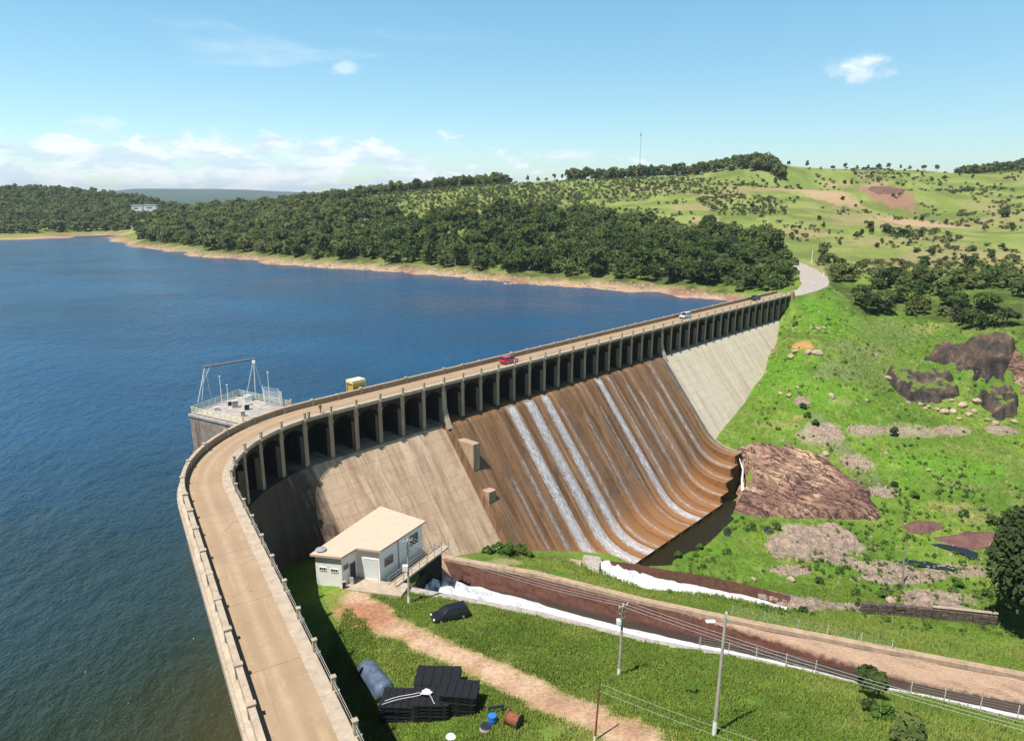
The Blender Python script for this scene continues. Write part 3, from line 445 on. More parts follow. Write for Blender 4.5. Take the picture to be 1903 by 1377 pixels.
def ground_mat():
    t = NT('terrain_surface'); p = t.pos(); col = t.attr('Col')
    f = t.noise(p, 2.2, 6, .7); m = t.noise(p, .45, 5, .6)
    c = t.mix(.55, col, t.ramp(f, [(.25, .12), (.75, .88)]), 'OVERLAY')
    c = t.mix(.3, c, t.ramp(m, [(.3, .25), (.7, .75)]), 'OVERLAY')
    return t.done(t.bsdf(c, .95, t.bump(f, .7, .35), 0, .1))
M['ground'] = ground_mat()
def leaf_mat(name, c0, c1, c2, objvar=.85, up=0, trans=.42):
    t = NT(name); tint = t.attr('tint', 'Fac'); oi = t.n('ShaderNodeObjectInfo').outputs['Random']
    k = t.math('ADD', t.math('MULTIPLY', tint, 1-objvar*.6), t.math('MULTIPLY', oi, objvar*.6))
    c = t.ramp(k, [(.1, c0), (.5, c1), (.95, c2)])
    nrm = None
    if up:
        g = t.n('ShaderNodeNewGeometry').outputs['Normal']; vm = t.n('ShaderNodeVectorMath', operation='MULTIPLY_ADD'); t.l(g, vm.inputs[0]); vm.inputs[1].default_value = (1-up,)*3; vm.inputs[2].default_value = (0, 0, up)
        vn = t.n('ShaderNodeVectorMath', operation='NORMALIZE'); t.l(vm.outputs[0], vn.inputs[0]); nrm = vn.outputs[0]
    b = t.bsdf(c, .65, nrm, 0, .25); tr = t.n('ShaderNodeBsdfTranslucent'); t.l(c, tr.inputs[0])
    mx = t.n('ShaderNodeMixShader'); mx.inputs[0].default_value = trans; t.l(b, mx.inputs[1]); t.l(tr.outputs[0], mx.inputs[2])
    return t.done(mx.outputs[0])
M['leaf'] = leaf_mat('forest_leaves', (.038, .070, .018), (.085, .135, .033), (.18, .205, .06), up=.42)
M['leafdark'] = leaf_mat('dark_leaves', (.024, .046, .015), (.048, .080, .023), (.085, .118, .036), up=.42)
M['leafgreen'] = leaf_mat('fresh_leaves', (.05, .12, .018), (.085, .18, .028), (.15, .25, .045), up=.42)
M['leafscrub'] = leaf_mat('scrub_leaves', (.06, .082, .028), (.10, .125, .04), (.16, .18, .06), up=.42)
M['leafgrey'] = leaf_mat('grey_scrub_leaves', (.08, .07, .05), (.12, .105, .075), (.17, .15, .105), up=.42)
M['blade'] = leaf_mat('grass_blades', (.19, .30, .04), (.29, .40, .06), (.44, .47, .13), 0, .85, .5)
def rock_mat(name, cols, sc=(.25, .25, .25), rot=0, green=False, zone=None):
    t = NT(name); n = t.noise(t.pos(sc, (0, 0, R(rot))), 1, 6, .62, .8); f = t.noise(t.pos(), 1.6, 6, .7); g = t.noise(t.pos(tuple(v*2.7 for v in sc), (0, 0, R(rot))), 1, 5, .6, .3)
    c = t.ramp(t.math('ADD', t.math('MULTIPLY', n, .7), t.math('MULTIPLY', g, .3)), cols)
    c = t.mix(.45, c, t.ramp(f, [(.25, .15), (.75, .85)]), 'OVERLAY')
    if zone:
        k1 = t.noise(t.pos((.30, .035, .2), (0, 0, R(rot))), 1, 4, .55, 1.2); k2 = t.noise(t.pos((.75, .07, .4), (0, 0, R(rot-9))), 1, 4, .6, 1.0)
        for kk, wd, col_ in ((k1, .016, (.045, .030, .026)), (k2, .020, (.06, .038, .032))):  # dark crease lines: stains and crevice shadow put into the colour
            c = t.mix(t.ramp(t.math('ABSOLUTE', t.math('SUBTRACT', kk, .5)), [(wd*.4, .9), (wd*1.6, 0)]), c, col_)
        c = t.mix(t.ramp(t.math('ABSOLUTE', t.math('SUBTRACT', k2, .58)), [(.008, .7), (.03, 0)]), c, (.55, .40, .29))
        zf = t.math('ADD', t.noise(t.pos(), .075, 4, .6, .5), t.math('MULTIPLY', t.math('SUBTRACT', g, .5), .35)); c = t.mix(t.ramp(zf, [(.42, 0), (.53, .95)]), c, zone, 'MULTIPLY')
    if green:
        geo = t.n('ShaderNodeNewGeometry'); s2 = t.n('ShaderNodeSeparateXYZ'); t.l(geo.outputs['Normal'], s2.inputs[0])
        k = t.math('ADD', s2.outputs[2], t.math('MULTIPLY', t.math('SUBTRACT', t.noise(t.pos(), .35, 5, .6), .5), .55))
        c = t.mix(t.ramp(k, [(.78, 0), (.88, 1)]), c, t.ramp(f, [(.3, (.075, .13, .022)), (.7, (.17, .22, .05))]))
    return t.done(t.bsdf(c, .85, t.bump(t.math('ADD', f, g), .9, .4), 0, .2))
M['slab'] = rock_mat('brown_slab_rock', [(.30, (.09, .05, .042)), (.40, (.20, .11, .08)), (.48, (.34, .205, .14)), (.56, (.52, .35, .235)), (.62, (.30, .18, .14)), (.70, (.42, .28, .19)), (.80, (.12, .09, .085))], (.34, .045, .25), -34, False, (.52, .46, .52))
M['purple'] = rock_mat('purple_brown_rock', [(.3, (.10, .05, .05)), (.6, (.19, .10, .085)), (.8, (.30, .19, .15))])
M['cliff'] = rock_mat('dark_cliff_rock', [(.35, (.022, .020, .020)), (.48, (.060, .050, .045)), (.58, (.13, .085, .065)), (.68, (.32, .23, .18))], (.22, .22, .12), 0, True)
M['boulder'] = rock_mat('pale_boulder', [(.3, (.30, .22, .16)), (.6, (.52, .40, .30)), (.8, (.60, .50, .40))], (.6, .6, .6))
M['rubble'] = rock_mat('pinkish_rubble', [(.3, (.16, .12, .095)), (.55, (.36, .275, .22)), (.8, (.52, .43, .35))], (.8, .8, .8))
# ---------------------------------------------------------------- dam axis (downstream edge of the deck, z = 0)
A2 = R(42.9); A1 = R(-30.6)
d2 = np.array([math.sin(A2), math.cos(A2)]); d1 = np.array([math.sin(A1), math.cos(A1)])
O2 = np.array([-15.76, 118.21]); Q1 = np.array([-24.96, 61.88])
_t = np.linalg.solve(np.c_[d1, d2], O2-Q1); XI = Q1+d1*_t[0]
RAD = 24.0; TL = RAD*math.tan((A2-A1)/2); T1 = XI-d1*TL; T2 = XI+d2*TL
S_T2 = float((T2-O2)@d2); ARC = RAD*(A2-A1); S_T1 = S_T2-ARC
right = lambda d: np.array([d[1], -d[0]])
CEN = T1+right(d1)*RAD
SP = 4.773                                     # bay spacing
def axis(s):
    """point, along, downstream normal"""
    if s >= S_T2: return O2+d2*s, d2, right(d2)
    if s <= S_T1: return T1+d1*(s-S_T1), d1, right(d1)
    a = A1+(s-S_T1)/RAD; d = np.array([math.sin(a), math.cos(a)]); n = right(d)
    return CEN-n*RAD, d, n
def at(s, o, z):
    p, d, n = axis(s); q = p+n*o; return Vector((q[0], q[1], z))
def azim(s):
    d = axis(s)[1]; return math.atan2(d[1], d[0])
S0, S1 = -158.0, 35*SP
def srange(a, b):
    out = [a]; s = a
    while s < b-1e-6:
        s = min(b, s+(1.2 if S_T1-3 < s < S_T2+3 else SP)); out.append(s)
    return out
def sweep(mb, a, b, prof, m=0):
    """closed profile of (o, z) swept along the dam axis"""
    ss = srange(a, b); n = len(prof); v = [at(s, o, z) for s in ss for o, z in prof]; f = []
    for i in range(len(ss)-1):
        for j in range(n):
            k = (j+1) % n; f.append((i*n+j, i*n+k, (i+1)*n+k, (i+1)*n+j))
    f += [tuple(range(n-1, -1, -1)), tuple((len(ss)-1)*n+j for j in range(n))]
    mb.add(v, f, m)
def rect(o0, o1, z0, z1): return [(o0, z0), (o0, z1), (o1, z1), (o1, z0)]

# ---------------------------------------------------------------- ground
def growth(lo, hi, f0, f1, step, k, cap):
    mid = list(np.arange(f0, f1+step/2, step)); up = []; x = mid[-1]; st = step
    while x < hi: st = min(cap, st*(1+k)); x += st; up.append(x)
    dn = []; x = mid[0]; st = step
    while x > lo: st = min(cap, st*(1+k)); x -= st; dn.append(x)
    return np.array(dn[::-1]+mid+up)
WOODS = [WOOD_A, WOOD_D, WOOD_D2]
gx = growth(-9000, 9000, -62, 200, 1.0, .028, 260); gy = growth(-700, 9000, 34, 250, 1.0, .022, 260)
GX, GY = np.meshgrid(gx, gy); fx = GX.ravel(); fy = GY.ravel(); fz = height(fx, fy)
DAMLINE = [axis(s)[0] for s in np.linspace(-400, S1, 120)]
def lake_side(x, y):
    poly = [tuple(p) for p in DAMLINE]+[(112, 262), (150, 330), (260, 520), (100, 1500), (-2500, 1500), (-2500, -500)]
    return inside(x, y, poly)
def spot(x, y, cx, cy, a, b, ang=0, seed=1, k=.55):
    """soft noisy ellipse, 0..1"""
    ca, sa = math.cos(ang), math.sin(ang); u = ((x-cx)*ca+(y-cy)*sa)/a; v = (-(x-cx)*sa+(y-cy)*ca)/b
    return sstep(1.1, .65, np.sqrt(u*u+v*v)+(fbm(x/3., y/3., seed)-.5)*2*k)
def mixc(c, w, col):
    return c*(1-w[:, None])+np.array(col)[None]*w[:, None]
def ground_color(x, y, z):
    n1 = fbm(x/18, y/18, 41); n2 = fbm(x/5, y/5, 43); n3 = fbm(x/60, y/60, 47); n4 = fbm(x/2.2, y/2.2, 49, 3)
    c = np.tile(np.array([.095, .180, .024]), (len(x), 1))
    c = mixc(c, sstep(.42, .62, n1), (.135, .230, .030))
    c = mixc(c, sstep(.54, .70, n2)*.6, (.065, .135, .02))
    c = mixc(c, sstep(.55, .66, fbm(x/11, y/11, 57))*.3, (.22, .24, .07))
    c = mixc(c, sstep(.60, .75, n4)*.5, (.22, .25, .07))
    # pasture on the far hill
    pw = sstep(255, 330, y+.0*x)
    pc = mixc(np.tile(np.array([.165, .215, .052]), (len(x), 1)), sstep(.4, .65, n1), (.225, .262, .078))
    pc = mixc(pc, sstep(.50, .62, fbm(x/22, y/22, 53, 6))*.8, (.12, .155, .042))
    pc = mixc(pc, sstep(.60, .70, n3)*.55, (.33, .24, .14))
    c = c*(1-pw[:, None])+pc*pw[:, None]
    far = sstep(900, 1500, np.hypot(x, y)); c = mixc(c, far, (.045, .075, .05))
    for (px, py, a, b, g, col, k) in PATCH: c = mixc(c, spot(x, y, px, py, a, b, g, int(abs(px*7+py))+1)*k, col)
    # wooded floor
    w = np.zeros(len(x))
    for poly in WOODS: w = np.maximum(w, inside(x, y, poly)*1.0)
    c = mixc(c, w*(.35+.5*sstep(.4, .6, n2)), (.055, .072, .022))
    # lake shore
    lk = lake_side(x, y)
    sh = lk*sstep(-3.4, -4.8, z+(n2-.5)*3.0)
    c = mixc(c, sh*.8, (.24, .21, .085)); c = mixc(c, lk*sstep(-4.7, -5.5, z+(n2-.5)*1.8), (.40, .275, .18))
    c = mixc(c, lk*sstep(.56, .68, n1)*sstep(-4.2, -5.2, z), (.26, .14, .10))
    # dirt track
    d, _ = seg_dist(x, y, TRACK); tw = sstep(2.6, 1.3, d+(fbm(x/2.4, y/2.4, 61)-.5)*2.2)
    c = mixc(c, sstep(4.8, 2.2, d+(n2-.5)*4)*.55, (.26, .22, .065))
    tc = mixc(np.tile(np.array([.50, .34, .235]), (len(x), 1)), sstep(.5, .65, n4), (.42, .26, .17))
    c = c*(1-tw[:, None])+tc*tw[:, None]
    c = mixc(c, spot(x, y, -19, 79.5, 4.6, 3.4, -.6, 8, .4), (.38, .19, .115))
    return c
gcol = ground_color(fx, fy, fz)
nx, ny = len(gx), len(gy)
idx = np.arange(nx*ny).reshape(ny, nx)
GF = np.stack([idx[:-1, :-1], idx[:-1, 1:], idx[1:, 1:], idx[1:, :-1]], -1).reshape(-1, 4)
ground = np_mesh('ground', np.c_[fx, fy, fz], GF, M['ground'], attrs={'Col': ('FLOAT_COLOR', np.c_[gcol, np.ones(len(fx))])}, smooth=True)
tag(ground, kind='structure')
def zat(x, y): return float(height([x], [y])[0])

# ---------------------------------------------------------------- lake
WZ = -6.3
lp = [axis(s)[0]+axis(s)[2]*-4.9 for s in srange(-330, S1)]+[np.array(p) for p in [(104, 250), (150, 330), (260, 520), (100, 1100), (-1700, 1200), (-1700, -300)]]
bm = bmesh.new(); vs = [bm.verts.new((p[0], p[1], WZ)) for p in lp]; bm.faces.new(vs[::-1])
bmesh.ops.triangulate(bm, faces=bm.faces[:]); me = bpy.data.meshes.new('lake'); bm.to_mesh(me); bm.free()
for p in me.polygons:
    if p.normal.z < 0: p.flip()
me.materials.append(M['lake']); lake = bpy.data.objects.new('lake', me); COL.objects.link(lake); tag(lake, kind='structure')

# ---------------------------------------------------------------- dam
dam = empty('dam', (0, 0, 0), 0, 'long curved concrete dam with arcaded deck, brown wet spillway and pale abutment', 'dam')
mb = MB(); sweep(mb, S0, S1, [(-5.75, -.5), (-5.75, -.28), (-5.4, -.12), (-5.4, 0), (.16, 0), (.16, -.22), (.05, -.5)]); mb.build('deck', M['pale'], dam)
mb = MB(); sweep(mb, S0, S1, rect(-5.4, -4.7, -16, -.5)); mb.build('upstream_wall', M['pale'], dam)
mb = MB(); sweep(mb, S0, S1, rect(-5.95, -5.4, -1.35, -.75)); mb.build('wall_ledge', M['pale'], dam)
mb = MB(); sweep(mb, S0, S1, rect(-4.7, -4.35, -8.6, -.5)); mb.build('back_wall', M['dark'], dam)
mb = MB(); sweep(mb, S0, S1, rect(-5.36, -5.06, 0, .84)); mb.build('parapet', M['deck'], dam)
mb = MB(); sweep(mb, S0, S1, rect(-5.44, -4.98, .84, .95)); mb.build('parapet_coping', M['pale'], dam)
mb = MB(); sweep(mb, S0, S1, rect(-.95, .1, 0, .1)); mb.build('walkway', M['pale'], dam)
mb = MB(); ss = srange(S0, S1+1.2); v = [at(s, o, .006) for s in ss for o in (-5.04, -.96)]
mb.add(v, [(2*i, 2*i+1, 2*i+3, 2*i+2) for i in range(len(ss)-1)]); road = mb.build('road', M['road'], uv=[(s, o) for s in ss for o in (-5.04, -.96)]); tag(road, kind='structure')
for r_ in (.42, .82):
    mb = MB(); pts = [at(s, .13, r_+.1) for s in srange(S0, S1-SP)]
    mb.path(pts, .024, 5); mb.build('hand_rail', M['grey'], dam)
def proto(fn, name, mat, **k):
    mb = MB(); fn(mb); return mb.build(name, mat, None, **k)
def place(o, s, parent, first):
    c = o if first else o.copy()
    if not first: COL.objects.link(c)
    p = at(s, 0, 0); c.location = p; c.rotation_euler = (0, 0, azim(s)); c.parent = parent
    if 'post' in c.name: c.rotation_euler = (rng.normal()*.012, rng.normal()*.012, azim(s)+rng.normal()*.03); c.scale = (1, 1, rng.uniform(.95, 1.04))
    return c
# local frame: x along the dam, y towards the lake (-normal), z up
def f_pier(mb):
    mb.box((0, .53, -4.6), (.74, 1.0, 8.2)); mb.box((0, .52, -1.62), (1.02, 1.04, .22))
def f_web(mb): mb.box((0, 2.70, -4.6), (.62, 3.32, 8.2))  # takes the darkened arch colour so the bay insides look shaded
def f_post(mb):
    mb.box((0, -.14, .55), (.3, .3, 1.1)); mb.box((0, -.14, 1.13), (.38, .38, .07))
def f_corbel(mb):
    mb.add([(-.24, -.02, -.62), (.24, -.02, -.62), (.24, -.5, -.12), (-.24, -.5, -.12), (-.24, -.02, .09), (.24, -.02, .09), (.24, -.5, .09), (-.24, -.5, .09)],
           [(0, 1, 2, 3), (4, 7, 6, 5), (0, 4, 5, 1), (3, 2, 6, 7), (0, 3, 7, 4), (1, 5, 6, 2)])
def f_ppost(mb):
    mb.box((0, 5.22, .50), (.34, .52, 1.0)); mb.box((0, 5.22, 1.05), (.46, .62, .1))
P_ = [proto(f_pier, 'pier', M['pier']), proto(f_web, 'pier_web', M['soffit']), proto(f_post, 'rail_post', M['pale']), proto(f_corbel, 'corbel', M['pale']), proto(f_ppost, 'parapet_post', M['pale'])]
N0 = -33
for n in range(N0, 35):
    for o in P_: place(o, n*SP, dam, n == N0)
place(P_[2], -5*SP+.75, dam, False)
def arch(n):
    mb = MB(); a, b = n*SP+.36, (n+1)*SP-.36; K = 12; v = []; f = []
    for i in range(K+1):
        t = i/K; s = a+(b-a)*t; z = -2.75+1.6*math.sqrt(max(0, 1-(2*t-1)**2))
        v += [at(s, -.16, -.5), at(s, -.16, z), at(s, -4.35, z), at(s, -4.35, -.5)]
    for i in range(K):
        q = 4*i; f += [(q, q+1, q+5, q+4), (q+1, q+2, q+6, q+5)]
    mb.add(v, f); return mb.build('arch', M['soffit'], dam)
for n in range(N0, 34): arch(n)
# buttresses with a flared foot at both ends of the spillway
for n in (1, 17):
    mb = MB(); s = n*SP; w = .5
    pr = [(-.1, -1.7), (.05, -1.7), (.15, -4.5), (.7, -6.4), (1.7, -8.3), (-.1, -9.2)]
    v = [at(s+q, o, z) for q in (-w, w) for o, z in pr]; k = len(pr)
    mb.add(v, [tuple(range(k)), tuple(range(2*k-1, k-1, -1))]+[(i, i+k, (i+1) % k+k, (i+1) % k) for i in range(k)]); mb.build('buttress', M['pale'], dam)
# plain downstream faces (stations every bay, points down the slope)
def batter(s): return .10+.70*float(sstep(-32.0, -20.5, s))     # nearly upright left of the bend
def plain_face(name, a, b, zb, mat, o0=.25):
    ss = srange(a, b); zs = list(np.linspace(-7.7, zb, 14)); v = []; uv = []
    for s in ss:
        v.append(at(s, -4.4, -7.6)); uv.append((s, -4.6))
        for z in zs:
            o = o0+batter(s)*(-7.7-z); v.append(at(s, o, z)); uv.append((s, (-7.7-z)*1.28))
    k = len(zs)+1; f = [(i*k+j, (i+1)*k+j, (i+1)*k+j+1, i*k+j+1) for i in range(len(ss)-1) for j in range(k-1)]
    mb = MB(); mb.add(v, f); return mb.build(name, mat, dam, uv=uv)
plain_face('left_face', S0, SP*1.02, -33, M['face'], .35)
plain_face('right_face', 17.05*SP, S1+2, -34, M['faceclean'], .55)
# spillway
def prof(zb, o0=1.0, lip=True):
    P = [(-4.4, -7.25), (-1.0, -7.28), (0, -7.42), (.6, -7.7), (1.0+.8*.6, -8.3)]
    for z in np.linspace(-9.3, zb+3.75, 12): P.append((o0+.8*(-7.7-z), z))
    oc = P[-1][0]; a0 = math.atan2(1, .8)
    for a in np.linspace(a0, 0, 10)[1:]: P.append((oc+10*(math.sin(a0)-math.sin(a)), zb+10*(1-math.cos(a))))
    P.append((P[-1][0]+2.0, zb+.02))
    if lip: P += [(P[-1][0]+.05, zb-.6), (P[-1][0]+.1, zb-8)]
    v = [0]
    for p, q in zip(P[:-1], P[1:]): v.append(v[-1]+math.hypot(p[0]-q[0], p[1]-q[1]))
    return P, v
TS = [(0, .34), (.045, .34), (.05, -.02), (.2, .14), (.35, .24), (.5, .27), (.65, .24), (.8, .14), (.93, .02), (1, -.02)]
def bulge(t): return float(np.interp(t, [a for a, _ in TS[2:]], [b for _, b in TS[2:]]))
ZB = {b: -34.2 for b in range(1, 17)}; ZB.update({13: -33.0, 14: -31.5, 15: -29.9, 16: -28.3})
def off(P, i, d):
    o, z = P[i]; k = min(1, max(0, (i-3)/2)); return o+.78*d*k, z+.62*d*max(k, .35)
verts = []; uv = []; faces = []; lips = []; prev = None
for b in range(1, 17):
    P, V = prof(ZB[b])
    for t, d in TS:
        base = len(verts)
        for i in range(len(P)):
            o, z = off(P, i, d); s = (b+t)*SP; verts.append(at(s, o, z)); uv.append((s, V[i]))
        if prev is not None: faces += [(prev+i, base+i, base+i+1, prev+i+1) for i in range(len(P)-3)]; lips += [(prev+i, base+i, base+i+1, prev+i+1) for i in range(len(P)-3, len(P)-1)]
        prev = base
mb = MB(); mb.add(verts, faces); mb.build('spillway_face', M['spill'], dam, uv=uv)
mb = MB(); mb.add(verts, lips); mb.build('spillway_lip', M['lip'], dam)
# white water sliding down some of the bays
def cascade(b, t0, t1, mat, i0=3, i1=None, drift=0.0):
    P, V = prof(ZB[b], lip=False); i1 = len(P)-1 if i1 is None else i1; verts = []; uv = []; edge = []; K = 8
    for k in range(K+1):
        for i in range(i0, i1+1):
            w = (V[i]-V[i0])/(V[i1]-V[i0]); t = t0+(t1-t0)*k/K; t += (t-(t0+t1)/2)*.25*w+drift*w; t = min(.985, max(.055, t))
            o, z = off(P, i, bulge(t)+.09); s = (b+t)*SP; verts.append(at(s, o, z)); uv.append((s, V[i]))
            edge.append(math.sin(math.pi*k/K)**.6*(1 if i > i0 else .2))
    n = i1-i0+1; F = [(k*n+j, (k+1)*n+j, (k+1)*n+j+1, k*n+j+1) for k in range(K) for j in range(n-1)]
    o = np_mesh('falling_water', [tuple(v) for v in verts], F, mat, None, {'edge': ('FLOAT', edge)}, None, True, uv); tag(o, kind='structure')
cascade(4, .12, .78, M['casc']); cascade(5, .22, .985, M['casc']); cascade(6, .30, .985, M['casc'])
cascade(10, .36, .98, M['casc']); cascade(11, .25, .6, M['casc2']); cascade(3, .35, .8, M['casc2'], 8); cascade(15, .05, .5, M['casc2'])
cascade(9, .6, .95, M['casc2'], 6); cascade(16, .45, .62, M['casc2']); cascade(16, .80, .97, M['casc']); cascade(2, .5, .8, M['casc2'], 9); cascade(7, .1, .4, M['casc2'], 5)
cascade(12, .3, .7, M['casc2'], 5); cascade(14, .3, .7, M['casc2'], 7); cascade(8, .3, .6, M['casc2'], 6); cascade(13, .1, .4, M['casc2'], 6)
# old gate piers standing on the left edge of the spillway
for (n0, n1, zt, of, zb) in ((1.06, 1.40, -10.2, 7.3, -17.2), (1.04, 1.42, -18.2, 11.3, -23.0)):
    mb = MB(); v = []
    ob = .9+.8*(-7.7-zt)-1.2
    for n in (n0, n1):
        s = n*SP; v += [at(s, ob, zt), at(s, of, zt), at(s, of, zb), at(s, ob, zb)]
    mb.add(v, [(0, 1, 2, 3), (7, 6, 5, 4), (0, 4, 5, 1), (1, 5, 6, 2), (2, 6, 7, 3), (3, 7, 4, 0)]); mb.build('gate_pier', M['pier'], dam, bevel=.06)
# brown edge wall left of the first bay, end wall and wing wall at the right abutment
mb = MB(); v = []
for s, q in ((.98*SP-.9, 0), (.98*SP+.5, .25)):
    for z in np.linspace(-7.7, -28, 8): v.append(at(s, .5+q+.8*(-7.7-z), z+.25))
mb.add(v, [(i, i+8, i+9, i+1) for i in range(7)]+[]); u_ = [(q.x, -q.z*1.28) for q in v]; mb.build('spillway_edge', M['spill'], dam, uv=u_)
mb = MB(); s = S1
v = [at(s-.9, -.3, 1.0), at(s+.9, -.3, 1.0), at(s+.9, .6, 1.0), at(s-.9, .6, 1.0), at(s-.9, -.3, -12), at(s+.9, -.3, -12), at(s+.9, 3.5, -12), at(s-.9, 3.5, -12)]
mb.add(v, [(0, 1, 2, 3), (3, 2, 6, 7), (0, 3, 7, 4), (1, 5, 6, 2), (0, 4, 5, 1)]); mb.build('end_pylon', M['deck'], dam)
mb = MB()
w0, w1 = at(s+.6, .3, 0), at(s+8.5, 2.6, 0)
v = [w0+Vector((0, 0, -.3)), Vector((w1.x, w1.y, -3.9)), Vector((w1.x, w1.y, -9)), Vector((w0.x, w0.y, -12))]; nn = axis(s)[2]*.5; v += [p-Vector((nn[0], nn[1], 0)) for p in v]
mb.add(v, [(0, 1, 2, 3), (7, 6, 5, 4), (0, 4, 5, 1), (1, 5, 6, 2), (2, 6, 7, 3), (3, 7, 4, 0)]); mb.build('wing_wall', M['pale'], dam)

# ---------------------------------------------------------------- intake tower in the lake
TQ = [(-50.4, 102.75), (-39.6, 96.6), (-35.2, 105.9), (-46.6, 112.9)]
tower = empty('intake_tower', (-43, 104, 0), 0, 'square concrete intake tower with yellow handrails standing in the lake beside the dam', 'intake tower')
mb = MB(); mb.prism(TQ, -18, -.15); mb.build('shaft', M['tower'], tower)
c_ = np.mean(TQ, 0); big = [tuple(c_+(np.array(p)-c_)*1.03) for p in TQ]
mb = MB(); mb.prism(big, -.149, .2); mb.build('platform', M['grey'], tower)
mb = MB(); mb.prism(big, -6.9, -6.0); mb.build('footing', M['tower'], tower)
def rail_run(pts, name, mat, parent, hgt=1.1, step=1.6, rows=(.55, 1.08), r=.035):
    mb = MB()
    for a, b in zip(pts[:-1], pts[1:]):
        a = Vector(a); b = Vector(b); L = (b-a).length; k = max(1, round(L/step))
        for i in range(k+1): p = a.lerp(b, i/k); mb.tube(p, p+Vector((0, 0, hgt)), r*1.2, None, 5)
        for h in rows: mb.tube(a+Vector((0, 0, h)), b+Vector((0, 0, h)), r, None, 5)
    return mb.build(name, mat, parent)
V3 = lambda p, z: (p[0], p[1], z)
inn = [tuple(c_+(np.array(p)-c_)*.97) for p in TQ]
rail_run([V3(inn[1], .2), V3(inn[0], .2), V3(inn[3], .2), V3(inn[2], .2)], 'handrail', M['paleyellow'], tower, 1.15, 1.3, (.4, .78, 1.13), .045)
for p in (inn[1], inn[2]): mb = MB(); mb.box((p[0], p[1], .95), (.22, .22, 1.5), .5); mb.build('gate_post', M['yellow'], tower)
ga = empty('gantry', (-47.5, 111.4, .2), 0, 'tall steel gantry frame with a dark beam on the intake tower', 'gantry')
apL, apR = Vector((-50.75, 110.5, 5.9)), Vector((-43.4, 112.7, 6.7))
for feet, ap in ((((-51.79, 108.9), (-50.9, 112.05), (-51.6, 110.0)), apL), (((-45.1, 112.4), (-42.4, 113.05), (-43.4, 112.0)), apR)):
    mb = MB()
    for q in feet: mb.tube(V3(q, .2), ap, .085, None, 6)
    mb.build('trestle_leg', M['steel'], ga)
mb = MB(); dv = (apR-apL).normalized(); mb.tube(apL-dv*.3, apR+dv*.4, .17, None, 4); mb.tube(apL+Vector((0, 0, -.2)), apL+dv*1.2+Vector((0, 0, .1)), .07); mb.build('beam', M['darksteel'], ga)
mb = MB(); mb.box(apR+Vector((0, 0, -.5)), (.5, .5, .55)); mb.build('hoist', M['white'], ga, bevel=.04)
mb = MB(); mb.tube(apL+dv*.9+Vector((0, 0, .15)), (-51.3, 110.1, 2.9), .07); mb.build('brace', M['steel'], ga)
for (x, y, h, lab) in ((-47.6, 108.4, 4.6, 'taller thin white mast on the intake tower platform'), (-46.5, 108.3, 3.2, 'shorter thin white mast on the intake tower platform'), (-40.3, 110.0, 4.9, 'thin mast with a small instrument head above the tower cage')):
    o = empty('mast', (x, y, .2), 0, lab, 'mast'); mb = MB(); mb.tube((x, y, .2), (x, y, .2+h), .06, .04, 6); mb.build('pole', M['white'], o)
    mb = MB(); mb.box((x, y, .2+h), (.3, .12, .1)); mb.build('instrument_head', M['white'], o)
cage = empty('mesh_cage', (-39.5, 108.6, .2), .55, 'grey wire mesh cage with posts at the back of the intake tower', 'cage')
cq = [(-41.4, 110.2), (-38.2, 108.3), (-37.0, 106.3), (-40.2, 107.6)]
mb = MB()
for a, b in zip(cq, cq[1:]+cq[:1]):
    for i in range(9):
        t = i/9; p = (a[0]+(b[0]-a[0])*t, a[1]+(b[1]-a[1])*t); mb.tube(V3(p, .2), V3(p, 2.7), .018, None, 4)
    for z in np.linspace(.5, 2.6, 9): mb.tube(V3(a, z), V3(b, z), .015, None, 4)
mb.build('mesh_panel', M['steel'], cage)
for q in cq: mb = MB(); mb.tube(V3(q, .2), V3(q, 2.85), .06, None, 6); mb.build('corner_post', M['steel'], cage)
for i, (x, y, sx, sz, mt, lab) in enumerate(((-44.6, 106.2, .9, 1.1, 'grey', 'larger grey control cabinet on the tower platform'), (-43.2, 107.4, .6, 1.3, 'white', 'slim white control cabinet on the tower platform'), (-45.8, 107.3, .7, .7, 'darksteel', 'low dark machine box on the tower platform'), (-42.2, 104.9, .7, .9, 'darksteel', 'dark motor housing near the tower gate'), (-46.9, 104.6, .8, .5, 'steel', 'low pale valve box on the lake side corner of the tower platform'), (-41.6, 101.6, .6, .8, 'grey', 'small grey box on the road side of the tower platform'), (-43.9, 110.0, 1.1, .9, 'white', 'broad white winch box under the gantry leg'))):
    o = empty('control_cabinet', (x, y, .2), .5, lab, 'cabinet'); mb = MB(); mb.box((x, y, .2+sz/2), (sx, sx*.7, sz), .5); mb.build('housing', M[mt], o, bevel=.03)
    mb = MB(); mb.box((x, y, .23+sz), (sx*1.1, sx*.8, .06), .5); mb.build('lid', M['steel'], o)
# yellow hoist frame on the lake side of the parapet
yb = empty('hoist_cabin', (-26.8, 115.6, 0), 0, 'small yellow hoist cabin with a frame behind the lake parapet', 'cabin')
s_y = -9.5; rz = azim(s_y)
mb = MB(); p = at(s_y, -6.8, 1.0); mb.box(p, (2.3, 1.6, 1.7), rz); mb.build('cabin_body', simple('ochre_paint', (.55, .34, .08), .6, .2), yb, bevel=.04)
mb = MB(); p = at(s_y, -6.8, 2.1); mb.box(p, (2.7, 2.0, .5), rz); mb.build('cabin_roof', M['paleyellow'], yb)
for a in (-1.3, 1.3):
    for b in (-7.7, -5.9): mb = MB(); mb.tube(at(s_y+a, b, -.4), at(s_y+a, b, 2.0), .08); mb.build('frame_post', M['yellow'], yb)
mb = MB(); mb.box(at(s_y, -6.8, -.05), (3.0, 2.3, .3), rz); mb.build('floor_slab', M['grey'], yb)

